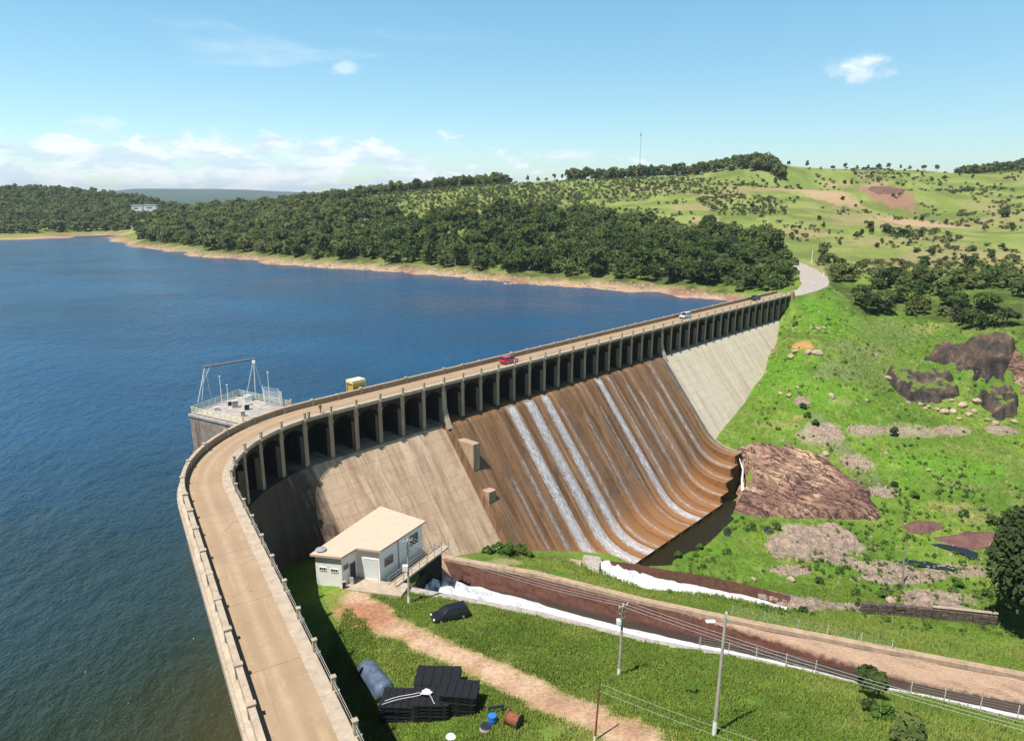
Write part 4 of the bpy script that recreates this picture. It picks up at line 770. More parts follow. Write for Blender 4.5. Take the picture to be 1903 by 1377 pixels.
# ---------------------------------------------------------------- gatehouse below the dam
gh = empty('gatehouse', (-21, 92, -20), 0, 'white flat roofed gatehouse with two wings at the foot of the dam', 'building')
HA, HB, HC, HD, HE, HG = (-27.64, 87.32), (-23.77, 86.44), (-22.3, 88.95), (-18.79, 87.98), (-13.75, 96.2), (-21.2, 101.0)
HP = [HA, HB, HC, HD, HE, HG]; WTOP = -15.55
mb = MB(); mb.prism(HP, -23, WTOP); mb.build('wall', M['plaster'], gh)
cx, cy = np.mean(HP, 0)
rp = [(-28.25, 87.0), (-23.55, 85.95), (-21.95, 88.35), (-18.45, 87.4), (-13.15, 96.3), (-21.1, 101.7)]
rz_ = [-15.55, -15.45, -15.35, -15.25, -15.1, -15.2]
mb = MB(); mb.prism(rp, [z-.03 for z in rz_], [z+.28 for z in rz_]); mb.build('roof', M['cream'], gh)
def on_wall(a, b, t, z, w, h, proud, name, mat, parent, frame=None, bars=0):
    a = np.array(a); b = np.array(b); d = (b-a)/np.hypot(*(b-a)); n = np.array([d[1], -d[0]]); c = a+(b-a)*t; ang = math.atan2(d[1], d[0])
    mb = MB(); p = c+n*proud/2; mb.box((p[0], p[1], z), (w, proud, h), ang); o = mb.build(name, mat, parent)
    if frame:
        mb = MB(); p = c+n*(proud/2+.015)
        for k in range(bars): q = p+d*w*((k+1)/(bars+1)-.5); mb.box((q[0], q[1], z), (.06, proud+.02, h), ang)
        for s_ in (-1, 1): q = p+d*s_*(w/2+.04); mb.box((q[0], q[1], z), (.08, proud+.03, h+.16), ang)
        for s_ in (-1, 1): mb.box((p[0], p[1], z+s_*(h/2+.04)), (w-.002, proud+.03, .08), ang)
        mb.build('frame', frame, o)
    return o
on_wall(HA, HB, .28, -17.55, .95, .42, .05, 'window', M['glass'], gh, M['white'], 2); on_wall(HA, HB, .72, -17.6, .95, .42, .05, 'window', M['glass'], gh, M['white'], 2)
on_wall(HB, HC, .28, -17.3, .8, .6, .05, 'window', M['glass'], gh, M['grey'], 1); dr = on_wall(HB, HC, .72, -18.6, 1.0, 2.6, .05, 'door', M['darksteel'], gh, M['grey'])
dr2 = on_wall(HC, HD, .62, -18.3, 2.0, 3.1, .05, 'door', simple('pale_grey_door', (.62, .66, .66), .6, .05), gh, M['white'])
on_wall(HD, HE, .20, -17.7, 1.7, 1.15, .05, 'window', M['glass'], gh, M['grey'], 2); on_wall(HD, HE, .79, -16.9, 1.7, 1.6, .05, 'window', M['glass'], gh, M['grey'], 3)
mb = MB(); d_ = np.array(HE)-np.array(HD); p = np.array(HD)+d_*.42; mb.tube((p[0]+.07, p[1]-.05, -20), (p[0]+.07, p[1]-.05, WTOP), .06); mb.build('downpipe', M['grey'], gh)
wt = empty('water_tank', (-26.9, 87.9, -15.2), 0, 'small round grey tank on the corner of the gatehouse roof', 'tank')
mb = MB(); mb.tube((-26.9, 87.9, -15.35), (-26.9, 87.9, -14.95), .62, .72, 16); mb.build('body', M['grey'], wt)
mb = MB(); mb.tube((-26.9, 87.9, -14.948), (-26.9, 87.9, -14.75), .76, .25, 16); mb.build('lid', simple('grey_plastic', (.26, .3, .35), .5, .1), wt)
ap = np.array([(-24.2, 85.9), (-15.2, 84.0), (-14.35, 87.2), (-18.1, 87.7), (-22.2, 88.9)])
mb = MB(); mb.prism([tuple(q) for q in ap], -21.5, -19.93); o = mb.build('concrete_apron', M['pale']); tag(o, 'pale concrete apron slab in front of the gatehouse doors', 'paving')
# foot bridge over the channel head
fb = empty('footbridge', (-15, 92, -20), 0, 'narrow concrete footbridge with rails along the gatehouse wall', 'footbridge')
b0, b1 = np.array((-17.6, 86.9)), np.array((-11.2, 98.4)); bd = (b1-b0)/np.hypot(*(b1-b0)); bn = np.array([bd[1], -bd[0]])
mb = MB(); mb.prism([tuple(b0+bn*.1), tuple(b0+bn*1.5), tuple(b1+bn*1.5), tuple(b1+bn*.1)], -20.15, -19.85); mb.build('deck', M['pale'], fb)
for k in (.15, 1.45): rail_run([V3(b0+bn*k, -19.85), V3(b1+bn*k, -19.85)], 'railing', M['grey'], fb, 1.0, 1.9, (.5, .98), .04)
mb = MB(); q0, q1 = b0+bn*.2, b1+bn*.2; mb.prism([tuple(b0-bn*.25+bd*1.2), tuple(b0+bn*.1+bd*1.2), tuple(b1+bn*.1), tuple(b1-bn*.25)], -30, -20.16); mb.build('abutment', M['dark'], fb)
for (x, y, lab, mt) in ((-23.45, 86.0, 'dark upright bin at the corner of the gatehouse', 'darksteel'), (-22.6, 87.0, 'small pale motor block beside the dark gatehouse door', 'steel')):
    o = empty('equipment_box', (x, y, -20), 0, lab, 'equipment'); mb = MB(); mb.box((x, y, -19.45), (.45, .45, 1.0), .4); mb.build('casing', M[mt], o, bevel=.04)
    mb = MB(); mb.box((x, y, -18.92), (.5, .5, .06), .4); mb.build('lid', M['grey'], o)

# ---------------------------------------------------------------- channels
def strip(mb, A, B, m=0): n = len(A); mb.add(list(A)+list(B), [(i, i+1, n+i+1, n+i) for i in range(n-1)], m)
def dense(L, step=2.0):
    out = []
    for a, b in zip(L[:-1], L[1:]):
        k = max(1, int(math.dist(a[:2], b[:2])/step))
        out += [tuple(a[j]+(b[j]-a[j])*i/k for j in range(3)) for i in range(k)]
    return out+[tuple(L[-1])]
def same(L, n):
    L = np.array(L, float); d = np.r_[0, np.cumsum(np.hypot(*np.diff(L[:, :2], axis=0).T))]; t = np.linspace(0, d[-1], n)
    return [tuple(np.interp(t, d, L[:, k])[i] for k in range(3)) for i in range(n)]
chan = empty('spillway_channel', (20, 90, -24), 0, 'long stone lined channel carrying water away from the gatehouse', 'channel')
NP = 90; n_, f_, w_ = same(CN, NP), same(CF, NP), same(CW, NP)
rows = 7; verts = []; uv = []
for i in range(NP):
    a = Vector(f_[i]); b = Vector(w_[i])+(Vector(w_[i])-a)*.25
    for r in range(rows):
        p = a.lerp(b, r/(rows-1)); j = (vnoise([i*.9], [r*1.7], 4)[0]-.5)*.3; verts.append((p.x+j*.3, p.y+j, p.z)); uv.append((p.x, r/(rows-1)))
F = [(i*rows+r, i*rows+r+1, (i+1)*rows+r+1, (i+1)*rows+r) for i in range(NP-1) for r in range(rows-1)]
mb = MB(); mb.add(verts, F); mb.build('far_lining', M['lining'], chan, uv=uv)
def lip(pts, w, name, mat, z0=-.6, z1=.06, side=1):
    mb = MB(); A = []; 
    for i, p in enumerate(pts):
        q = pts[min(i+1, len(pts)-1)]; o = pts[max(i-1, 0)]; d = np.array([q[0]-o[0], q[1]-o[1]]); d /= np.hypot(*d)+1e-9; nrm = np.array([-d[1], d[0]])*side
        A.append([(p[0]+nrm[0]*k, p[1]+nrm[1]*k, p[2]+z) for k, z in ((-.2, z0), (-.2, z1), (w, z1), (w, z0))])
    v = [q for a in A for q in a]; mb.add(v, [(4*i+j, 4*i+(j+1) % 4, 4*i+4+(j+1) % 4, 4*i+4+j) for i in range(len(A)-1) for j in range(4)]); return mb.build(name, mat, chan)
lip(f_, .9, 'far_kerb', M['pier'], -.5, .1, 1); lip(n_, 1.1, 'near_kerb', M['grey'], -.5, .02, -1)
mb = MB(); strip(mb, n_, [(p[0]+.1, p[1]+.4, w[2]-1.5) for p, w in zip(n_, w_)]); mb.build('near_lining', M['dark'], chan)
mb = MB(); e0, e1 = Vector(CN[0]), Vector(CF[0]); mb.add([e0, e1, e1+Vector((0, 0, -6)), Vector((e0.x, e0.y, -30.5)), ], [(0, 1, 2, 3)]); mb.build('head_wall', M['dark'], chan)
mb = MB(); strip(mb, [(p[0], p[1], w[2]) for p, w in zip(n_, w_)], [(p[0]+.1, p[1]+.8, p[2]) for p in w_]); o = mb.build('water', M['channel_water']); tag(o, kind='structure')
def foam(name, near, far, z, seed, lift, width):
    """heap of white water: grid between two lines; width(t) gives how much of the span it covers from the near side"""
    n = len(near); K = 14; V = []; 
    for i in range(n):
        a = np.array(near[i][:2]); b = np.array(far[i][:2]); t = i/(n-1)
        for k in range(K+1):
            u = k/K*width(t, i); p = a+(b-a)*u; q = math.sin(math.pi*min(1, (k+.6)/(K+.6)))**.7 if k < K else 0
            h = lift(t)*q*(.15+1.3*fbm([p[0]/.9], [p[1]/.9], seed)[0])
            V.append((p[0], p[1], z[i]+.06+h-(.25 if k == K else 0)))
    F = [(i*(K+1)+k, (i+1)*(K+1)+k, (i+1)*(K+1)+k+1, i*(K+1)+k+1) for i in range(n-1) for k in range(K)]
    o = np_mesh(name, V, F, M['foam'], smooth=True); tag(o, kind='structure')
N2_ = same(CN, 220); W2_ = same(CW, 220); zz = [w[2] for w in W2_]
def wid(t, i):
    w = float(np.interp(t, [0, .10, .15, .24, .34, .45, .6], [.995, .985, .955, .935, .925, .905, .87]))
    return w+.045*(fbm([i*.09], [2.2], 7)[0]-.5)*2*(t > .12)-.12*(fbm([i*.035], [7.2], 7)[0] > .62)*(t > .2)
foam('foaming_water', N2_, W2_, zz, 3, lambda t: 3.4*max(0, 1-t*6.5)+.40, wid)
# little fall between the last bays and the rock slab
fv = []; fl = [at(79.5, 24.2, -29.2), at(77.5, 26.4, -31.2), at(75.2, 27.4, -33.0), at(72.5, 29.0, -34.5)]
for i, p in enumerate(fl):
    for k in (-1, -.3, .4, 1): fv.append((p.x+k*(.14+.10*i), p.y+k*.2, p.z+.25*(1-abs(k))+.12*math.sin(i*3+k*5)))
o = np_mesh('falling_water', fv, [(4*i+k, 4*i+k+1, 4*i+5+k, 4*i+4+k) for i in range(3) for k in range(3)], M['foam'], smooth=True); tag(o, kind='structure')
# second, smaller channel
ch2 = empty('outlet_channel', (20, 112, -33), 0, 'shorter rough outlet channel full of white water below the spillway', 'channel')
NQ = 60; n3, f3 = same(DN, NQ), same(DF, NQ)
mb = MB(); strip(mb, [(p[0], p[1]+.3, p[2]+.1) for p in f3], [(p[0]-.1, p[1]-.9, -36) for p in f3]); uv = [(p[0]-60, .3) for p in f3]+[(p[0]-60, .62) for p in f3]; mb.build('far_lining', M['lining'], ch2, uv=uv)
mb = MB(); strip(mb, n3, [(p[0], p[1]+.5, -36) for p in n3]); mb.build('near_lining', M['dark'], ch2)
foam('foaming_water', n3, [(p[0], p[1]-.9) for p in f3], [-33.1-1.0*i/NQ for i in range(NQ)], 9, lambda t: 2.6*max(0, 1-t*2.2)+.7, lambda t, i: (.99 if t < .12 else .99-min(1, (t-.12)*1.4)*.20)*(1-.55*max(0, (t-.78)/.22)**1.5)+.08*(fbm([i*.2], [4.4], 5)[0]-.5))
oh = empty('outlet_block', (19, 117, -31), 0, 'grey concrete outlet block with dark openings at the head of the outlet channel', 'outlet')
def pt3(p): return Vector(p)
def wblock(name, quad, z0, z1, mat): mb = MB(); mb.prism(quad, z0, z1); return mb.build(name, mat, oh, bevel=.05)
wblock('block', OUTB[0], -35, -30.4, M['grey']); wblock('side_block', OUTB[1], -34, -29.9, M['pier'])
mb = MB(); mb.prism(OUTB[2], -35.5, -31.2); mb.build('gate_opening', M['dark'], oh)
mb = MB(); mb.prism(OUTB[3], -33.5, -30.6); mb.build('gate_opening', M['dark'], oh)
# plunge pool
mb = MB(); mb.add([(p[0], p[1], -34.75) for p in POOL], [tuple(range(len(POOL)))]); o = mb.build('plunge_pool_water', M['pool']); tag(o, kind='structure')
def chaikin(P, n=3):
    for _ in range(n): P = [tuple(np.array(a)*w+np.array(b)*(1-w)) for a, b in zip(P, P[1:]+P[:1]) for w in (.75, .25)]
    return P
for q in PONDS:
    P = chaikin(q[1]); P = [(p[0]+1.2*(fbm([p[0]/1.5], [p[1]/1.5], 12)[0]-.5), p[1]+1.6*(fbm([p[0]/1.5+9], [p[1]/1.5], 13)[0]-.5)) for p in P]
    mb = MB(); mb.add([(p[0], p[1], q[0]) for p in P], [tuple(range(len(P)))]); o = mb.build('pond_water', M['wetland_water']); tag(o, kind='structure')
# ---------------------------------------------------------------- roads on land
def drape(name, pts, half, mat, lift=.12, kind='structure'):
    P = same([(p[0], p[1], p[2]) for p in pts], 60); V = []; n = len(P); K = 6
    for i, p in enumerate(P):
        a = P[max(0, i-1)]; b = P[min(n-1, i+1)]; d = np.array([b[0]-a[0], b[1]-a[1]]); d /= np.hypot(*d); nr = np.array([d[1], -d[0]])
        w = half(i/(n-1))+(fbm([i*.5], [1.5], 8)[0]-.5)*.8
        zc = None
        for k in range(K+1):
            q = np.array(p[:2])+nr*(2*k/K-1)*w; V.append((q[0], q[1], 0))
    V = np.array(V); zz = height(V[:, 0], V[:, 1]).reshape(n, K+1); zm = zz*.8+zz.mean(1, keepdims=True)*.2+lift
    V[:, 2] = zm.ravel(); F = [(i*(K+1)+k, (i+1)*(K+1)+k, (i+1)*(K+1)+k+1, i*(K+1)+k+1) for i in range(n-1) for k in range(K)]
    o = np_mesh(name, V, F, mat, smooth=True); tag(o, kind=kind); return o
_e = at(S1-.5, -2.6, -.2)
drape('gravel_road', [(_e.x, _e.y, _e.z)]+GROAD[1:], lambda t: 2.7+2.6*math.sin(math.pi*min(1, t*1.15))**1.5, M['gravel'], .12)

# ---------------------------------------------------------------- rock outcrops (real height fields)
def outcrop(name, poly, mat, label, bulge, edge, step=.7, rough=.6, ledge=0, group=None, seed=3, str_dir=None, under=1.0, lumps=None, saw=None, ragged=2.2):
    P = np.array(poly); lo = P.min(0)-2.5; hi = P.max(0)+2.5
    X, Y = np.meshgrid(np.arange(lo[0], hi[0], step), np.arange(lo[1], hi[1], step)); x = X.ravel(); y = Y.ravel()
    ins = inside(x, y, poly); dd, _ = seg_dist(x, y, [tuple(p) for p in poly]+[tuple(poly[0])]); sd = np.where(ins, dd, -dd)+(fbm(x/4, y/4, seed)-.5)*ragged+(fbm(x/1.2, y/1.2, seed+8)-.5)*ragged*.35
    z0 = height(x, y); h = sstep(0, edge, sd)*bulge+sstep(0, 1.2, sd)*.35-under*sstep(.2, -.8, sd)
    if str_dir is not None:
        ca, sa = math.cos(str_dir), math.sin(str_dir); u = x*ca+y*sa; v = -x*sa+y*ca
        r = np.abs(fbm(v/3.2, u/22, seed+5)-.5)*2; h += (np.abs(fbm(v/8, u/45, seed+7, 3)-.5)*4-.8)*rough*2.6*sstep(0, 3, sd); h += (r-.25)*rough*1.5*sstep(0, 2, sd)+(fbm(v/1.1, u/9, seed+9)-.5)*rough*.6*sstep(0, 1, sd)
    else: h += (fbm(x/5, y/5, seed+1)-.5)*rough*3*sstep(0, 2, sd)+(fbm(x/1.5, y/1.5, seed+2)-.5)*rough*sstep(0, 1, sd)
    if lumps:
        wx_ = x+(fbm(x/2.5, y/2.5, seed)-.5)*2.4; wy_ = y+(fbm(x/2.5+7, y/2.5, seed+3)-.5)*2.4
        n_, la, lb_, hh, pw_ = lumps; r = np.random.default_rng(seed+90); L = np.full(len(x), -1.2); k = 0
        while k < n_:
            q = r.uniform(lo, hi)
            if not inside(np.array([q[0]]), np.array([q[1]]), poly)[0]: continue
            k += 1; an = (str_dir if str_dir is not None else r.uniform(0, 3.14))+r.normal()*.22; a_ = la*r.uniform(.55, 1.3); b_ = lb_*r.uniform(.55, 1.3); c_, s_ = math.cos(an), math.sin(an)
            u = np.abs(((wx_-q[0])*c_+(wy_-q[1])*s_)/a_); v = np.abs((-(wx_-q[0])*s_+(wy_-q[1])*c_)/b_); tl = r.normal()*.12
            L = np.maximum(L, hh*r.uniform(.5, 1.2)*np.clip(1-u**pw_-v**pw_, 0, 1)**(1/pw_)+tl*((wx_-q[0])*.6)*(u < 1)*(v < 1)-.4)
        k = sstep(-1.2, 2.0, sd); h = (L+1.4)*k-1.4-.6*(1-k)+(fbm(x/3.2, y/3.2, seed+11)-.5)*1.6*rough*k+(fbm(x/1.1, y/1.1, seed+2)-.5)*.9*rough*k
    if saw:   # overlapping rock sheets with a sharp edge
        ca, sa = math.cos(str_dir), math.sin(str_dir); u = x*ca+y*sa; v = -x*sa+y*ca
        for lam, H_, sq in saw:
            q = (v+(fbm(u/14, v/9, seed+sq, 4)-.5)*11)/lam; n_ = np.floor(q); f = q-n_; k_ = _hash(n_, np.floor(u/26+n_*.37), seed+sq)
            h = h+H_*(.25+1.0*k_)*np.where(f < .9, f/.9, (1-f)/.1)*sstep(-.6, 2.0, sd)
    z = z0+h
    if ledge:
        q = (z+(fbm(x/20, y/20, seed+4, 3)-.5)*13+(fbm(x/4, y/4, seed+6)-.5)*1.6)/ledge; f = q-np.floor(q); zl = (np.floor(q)+sstep(.62, .98, f))*ledge-(q*ledge-z)+ledge*.15
        k = sstep(-.5, 1.5, sd); z = z*(1-k)+zl*k
    ny_, nx_ = X.shape; keep = (sd > -1.6)
    idm = np.arange(nx_*ny_).reshape(ny_, nx_); F = np.stack([idm[:-1, :-1], idm[:-1, 1:], idm[1:, 1:], idm[1:, :-1]], -1).reshape(-1, 4); F = F[keep[F].all(1)]
    used = np.unique(F); rm = np.full(nx_*ny_, -1); rm[used] = np.arange(len(used))
    o = np_mesh(name, np.c_[x, y, z][used], rm[F], mat, smooth=not ledge); tag(o, label, 'rock', group); return o
outcrop('rock_slab', SLAB, M['slab'], 'broad sloping brown rock slab with pale streaks at the right end of the spillway', 1.5, 5, .38, .8, 0, None, 3, R(-56), 1.0, (30, 12, 4.0, 1.2, 2.0), ((6.5, 1.5, 3), (2.6, .55, 8)), 3.5)
outcrop('rock_outcrop', PURPLE[0], M['purple'], 'smaller purple brown rock dome among reeds right of the slab', 1.2, 4, .6, .25, 0, None, 5)
outcrop('rock_outcrop', PURPLE[1], M['purple'], 'larger purple brown rock dome beside the dark pond', 1.6, 5, .6, .25, 0, None, 6)
outcrop('rock_outcrop', PURPLE[2], M['purple'], 'flat reddish rock exposed on the far pasture hilltop', .4, 3, 1.5, .2, 0, None, 7)
for i, (p, lb, mt) in enumerate(zip(CLIFF, ('long low dark cliff face with a grassy top, lower left of the hillside cliffs', 'largest dark rounded cliff face below the wood on the right hillside', 'small dark cliff face at the lower right of the hillside cliffs', 'streaked purple brown rock ridge at the right edge of the hillside'), ('cliff', 'cliff', 'cliff', 'slab'))):
    outcrop('rock_outcrop', p, M[mt], lb, 5.2, 2.2, .4, 1.2, 0, None, 30+i, None if i < 3 else R(-60), 1.0, ((26, 5.0, 3.4, 3.5, 2.8), (34, 5.5, 3.8, 4.0, 2.8), (14, 4.2, 2.8, 3.2, 2.8), (14, 9, 2.6, 2.2, 2.4))[i], None, 5.0)
for i, (p, lb) in enumerate(zip(RUBBLE, ('pinkish rubble heap below the rock slab', 'pinkish rubble bank behind the low stone wall', 'thin rubble band beside the dark pools', 'dark rubble bank at the end of the outlet channel'))):
    outcrop('rubble_heap', p, M['rubble'], lb, 1.0, 6, .4, 1.3, 0, None, 20+i, None, 1.0, (60, 1.9, 1.4, 1.0, 2.6), None, 7.0)
def rock_mesh(seed, name, mat):
    r = np.random.default_rng(seed); bm = bmesh.new(); bmesh.ops.create_icosphere(bm, subdivisions=2, radius=1)
    dirs = [Vector(r.normal(size=3)).normalized() for _ in range(9)]; cut = [r.uniform(.5, .85) for _ in dirs]
    for v in bm.verts:
        for d, c in zip(dirs, cut):
            k = v.co.dot(d)
            if k > c: v.co -= d*(k-c)*.85
        v.co.x *= 1.15; v.co.z *= .72
    me = bpy.data.meshes.new(name); bm.to_mesh(me); bm.free(); me.materials.append(mat); return me
RM = [rock_mesh(i, 'boulder', M['boulder']) for i in range(5)]
BL = {0: 'foot of the dark cliff', 1: 'grassy slope'}
for i, (x, y, z, w) in enumerate(BOULDERS):
    o = bpy.data.objects.new('boulder', RM[i % 5]); COL.objects.link(o); o.location = (x, y, z+w*.18); o.scale = (w*.62,)*3; o.rotation_euler = (rng.uniform(-.3, .3), rng.uniform(-.3, .3), rng.uniform(0, 6))
    if 105 < x < 146 and 168 < y < 205: tag(o, 'pale angular boulder in the tumble of blocks below the dark cliff', 'boulder', 'boulders below the cliff')
    elif x < 106 and y > 158: tag(o, 'pale boulder on the green slope beside the pale dam abutment', 'boulder', 'boulders by the abutment')
    else: tag(o, 'pale boulder lying in the weedy valley floor or grass', 'boulder', 'scattered boulders')
# loose stones: nobody could count them
sv = []; sf = []; sd_ = []
def stones(poly, n, smin, smax):
    P = np.array(poly); lo = P.min(0); hi = P.max(0); k = 0
    while k < n:
        q = rng.uniform(lo, hi)
        if not inside(np.array([q[0]]), np.array([q[1]]), poly)[0]: continue
        sd_.append((q[0], q[1], rng.uniform(smin, smax))); k += 1
for p in RUBBLE: stones(p, 800, .14, .7)
for (px, py, a, b, g, col, k) in PATCH:
    if abs(col[0]-.42) < .001 and abs(col[1]-.34) < .001:
        for _ in range(260):
            t = rng.uniform(0, 6.28); q = math.sqrt(rng.uniform(0, 1)); u, v = a*q*math.cos(t), b*q*math.sin(t); sd_.append((px+u*math.cos(g)-v*math.sin(g), py+u*math.sin(g)+v*math.cos(g), rng.uniform(.1, .42)))
_k = 0
while _k < 700:
    x, y = rng.uniform(-320, 100), rng.uniform(250, 600); z = float(base_height([x], [y])[0])
    if -6.4 < z < -4.3: sd_.append((x, y, rng.uniform(.25, 1.0))); _k += 1
for _ in range(1500):
    x, y = rng.uniform(55, 150), rng.uniform(105, 235); sd_.append((x, y, rng.uniform(.08, .38)*(2 if rng.random() < .04 else 1)))
sd_ = np.array(sd_); sz_ = height(sd_[:, 0], sd_[:, 1])
cube = np.array([(-1, -1, -1), (1, -1, -1), (1, 1, -1), (-1, 1, -1), (-.7, -.6, .8), (.6, -.7, .6), (.7, .6, .9), (-.6, .7, .7)]); cf = np.array([(4, 5, 6, 7), (0, 1, 5, 4), (1, 2, 6, 5), (2, 3, 7, 6), (3, 0, 4, 7)])
an = rng.uniform(0, 6.28, len(sd_)); V = cube[None]*sd_[:, 2][:, None, None]*rng.uniform(.6, 1.2, (len(sd_), 8, 1))
Vx = V[..., 0]*np.cos(an)[:, None]-V[..., 1]*np.sin(an)[:, None]; Vy = V[..., 0]*np.sin(an)[:, None]+V[..., 1]*np.cos(an)[:, None]
V = np.stack([Vx+sd_[:, 0, None], Vy+sd_[:, 1, None], V[..., 2]*.7+sz_[:, None]], -1).reshape(-1, 3)
F = (cf[None]+8*np.arange(len(sd_))[:, None, None]).reshape(-1, 4)
tag(np_mesh('loose_stones', V, F, M['rubble']), kind='stuff')
# low stone wall on the right
mb = MB(); wl = dense(WALLR, 1.2)
for i, p in enumerate(wl[:-1]):
    q = wl[i+1]; a = math.atan2(q[1]-p[1], q[0]-p[0]); L = math.dist(p[:2], q[:2])
    for r in range(4): mb.box(((p[0]+q[0])/2, (p[1]+q[1])/2, p[2]-.6+r*.72), (L*rng.uniform(.88, .98), .8+rng.uniform(-.1, .12), .68), a+rng.uniform(-.04, .04))
st = mb.build('stone_wall', rock_mat('dark_wall_stone', [(.3, (.07, .055, .05)), (.6, (.17, .13, .11)), (.8, (.30, .25, .21))], (.9, .9, .9)), None, bevel=.06); tag(st, 'low dark stone retaining wall beside the big tree in the valley', 'stone wall')
mb = MB(); mb.path([(p[0], p[1], p[2]+2.25) for p in wl[len(wl)//2:]], .25, 6); o = mb.build('coping', M['pale'], st)

# ---------------------------------------------------------------- vegetation
def crown_arrays(r, w, h, nl, leaves, size, flat=.85):
    """leaf clumps spread over overlapping lobes; base of the crown at z=0; returns verts (n,4,3) and tint"""
    th = r.uniform(0, 6.28, nl); rr = np.sqrt(r.uniform(0, 1, nl))*.62; zc = r.uniform(.22, .80, nl); zc[0] = .75; rr[0] = .1
    lr = r.uniform(.26, .46, nl)*(1-.35*rr)
    k = r.integers(0, nl, leaves); d = r.normal(size=(leaves, 3)); d /= np.linalg.norm(d, axis=1)[:, None]; d[:, 2] = np.where(d[:, 2] < -.35, -d[:, 2], d[:, 2])
    q = r.uniform(.62, 1.06, leaves)**.6
    c = np.stack([rr[k]*np.cos(th[k])*w+d[:, 0]*lr[k]*w*q, rr[k]*np.sin(th[k])*w+d[:, 1]*lr[k]*w*q, (zc[k]+d[:, 2]*lr[k]*flat*q)*h], -1)
    n = d+r.normal(size=(leaves, 3))*.55; n[:, 2] += .35; n /= np.linalg.norm(n, axis=1)[:, None]
    a = np.cross(n, r.normal(size=(leaves, 3))); a /= np.linalg.norm(a, axis=1)[:, None]; b = np.cross(n, a)
    s = size*r.uniform(.6, 1.25, leaves)[:, None]; e = r.uniform(.55, 1.0, leaves)[:, None]
    V = np.stack([c-a*s-b*s*e*.7, c+a*s*.8-b*s*e, c+a*s+b*s*e*.7, c-a*s*.7+b*s*e], 1)
    tint = np.clip(r.normal(.45, .2, leaves)+(lr[k]-.36)*1.5+.12*np.sin(k*2.3), 0, 1)
    return V, tint
def trunk_arrays(r, h, rad, limbs, w, H):
    segs = [((0, 0, -1.0), (r.normal()*.05*h, r.normal()*.05*h, h*.75), rad, rad*.6)]
    top = segs[0][1]
    for i in range(limbs):
        t = 6.28*i/limbs+r.uniform(-.4, .4); z0 = h*r.uniform(.45, .75); k = z0/(h*.75)
        p0 = (top[0]*k, top[1]*k, z0); p1 = (math.cos(t)*w*.5, math.sin(t)*w*.5, h+(H-h)*r.uniform(.35, .75)); segs.append((p0, p1, rad*.45, rad*.15))
    V = []; F = []; n = 5
    for p0, p1, r0, r1 in segs:
        mb = MB(); mb.tube(p0, p1, r0, r1, n, caps=False); F += [[i+len(V) for i in f] for f in mb.f]; V += mb.v
    return np.array(V), np.array(F)
def tree_mesh(name, seed, w, H, base, nl, leaves, size, leafm, rad, limbs=4, bark='bark', flat=.85):
    r = np.random.default_rng(seed); V, tint = crown_arrays(r, w, H-base, nl, leaves, size, flat); V = V+np.array([0, 0, base])
    Vt, Ft = trunk_arrays(r, max(base, H*.3), rad, limbs, w, H)
    n = len(V); Vv = np.r_[V.reshape(-1, 3), Vt]; F = np.r_[np.arange(4*n).reshape(-1, 4), Ft+4*n]
    tt = np.r_[np.repeat(tint, 4), np.zeros(len(Vt))]
    o = np_mesh(name, Vv, F, [M[leafm], M[bark]], None, {'tint': ('FLOAT', tt)}, np.r_[np.zeros(n), np.ones(len(Ft))]); me = o.data; bpy.data.objects.remove(o); return me
TREE = [tree_mesh('forest_tree', 100+i, w*1.3, H*.86, b*.7, nl+3, 620, .50, lf, .22, 3, bk) for i, (w, H, b, nl, lf, bk) in enumerate(
    [(4.6, 11, 2.6, 9, 'leaf', 'bark'), (4.0, 12.5, 4.0, 8, 'leaf', 'palebark'), (5.2, 10, 2.4, 10, 'leaf', 'bark'), (3.6, 9, 2.2, 7, 'leaf', 'bark'), (4.2, 10.5, 3, 8, 'leafdark', 'bark'), (4.4, 9.5, 2, 9, 'leafscrub', 'palebark'), (3.2, 13, 5, 6, 'leaf', 'palebark')])]
SHRUB = [tree_mesh('shrub', 200+i, w, H, .15, 6, 230, .34, lf, .07, 3) for i, (w, H, lf) in enumerate([(2.0, 2.6, 'leaf'), (2.3, 2.2, 'leafscrub'), (1.7, 3.0, 'leaf'), (2.2, 2.4, 'leafdark')])]
BUSH = [tree_mesh('bush', 230+i, 1.0, 1.5, .05, 8, 520, .14, lf, .05, 4) for i, lf in enumerate(['leafgreen', 'leafgreen', 'leaf'])]
GREYT = tree_mesh('leafless_tree', 260, 4.0, 9, 2, 8, 150, .45, 'leafgrey', .2, 7, 'palebark')
def scatter(poly, step, seed, jit=.75):
    r = np.random.default_rng(seed); P = np.array(poly); lo = P.min(0); hi = P.max(0)
    X, Y = np.meshgrid(np.arange(lo[0], hi[0]+step, step), np.arange(lo[1], hi[1]+step, step)); x = X.ravel()+r.uniform(-.5, .5, X.size)*step*jit*1.4; y = Y.ravel()+r.uniform(-.5, .5, X.size)*step*jit*1.4
    m = inside(x, y, poly); return np.c_[x[m], y[m]]
def band(line, d0, d1, step, seed):
    """jittered points in a band on both sides of a line, in metres"""
    L = np.array(line)[:, :2]; r = np.random.default_rng(seed); out = []
    seg = np.hypot(*np.diff(L, axis=0).T); tot = seg.sum(); n = int(tot*(d1-d0)/step**2); cs = np.r_[0, np.cumsum(seg)]
    for s, q in zip(r.uniform(0, tot, n), r.uniform(d0, d1, n)):
        x = np.interp(s, cs, L[:, 0]); y = np.interp(s, cs, L[:, 1]); out.append((x, y+q))
    return np.array(out)
cand = []   # x, y, scale, region
def addc(P, region, s0, s1, seed):
    r = np.random.default_rng(seed)
    for p in P: cand.append((p[0], p[1], r.uniform(s0, s1), region))
addc(scatter(WOOD_A, 7.0, 1), 'A', .52, 1.25, 2)
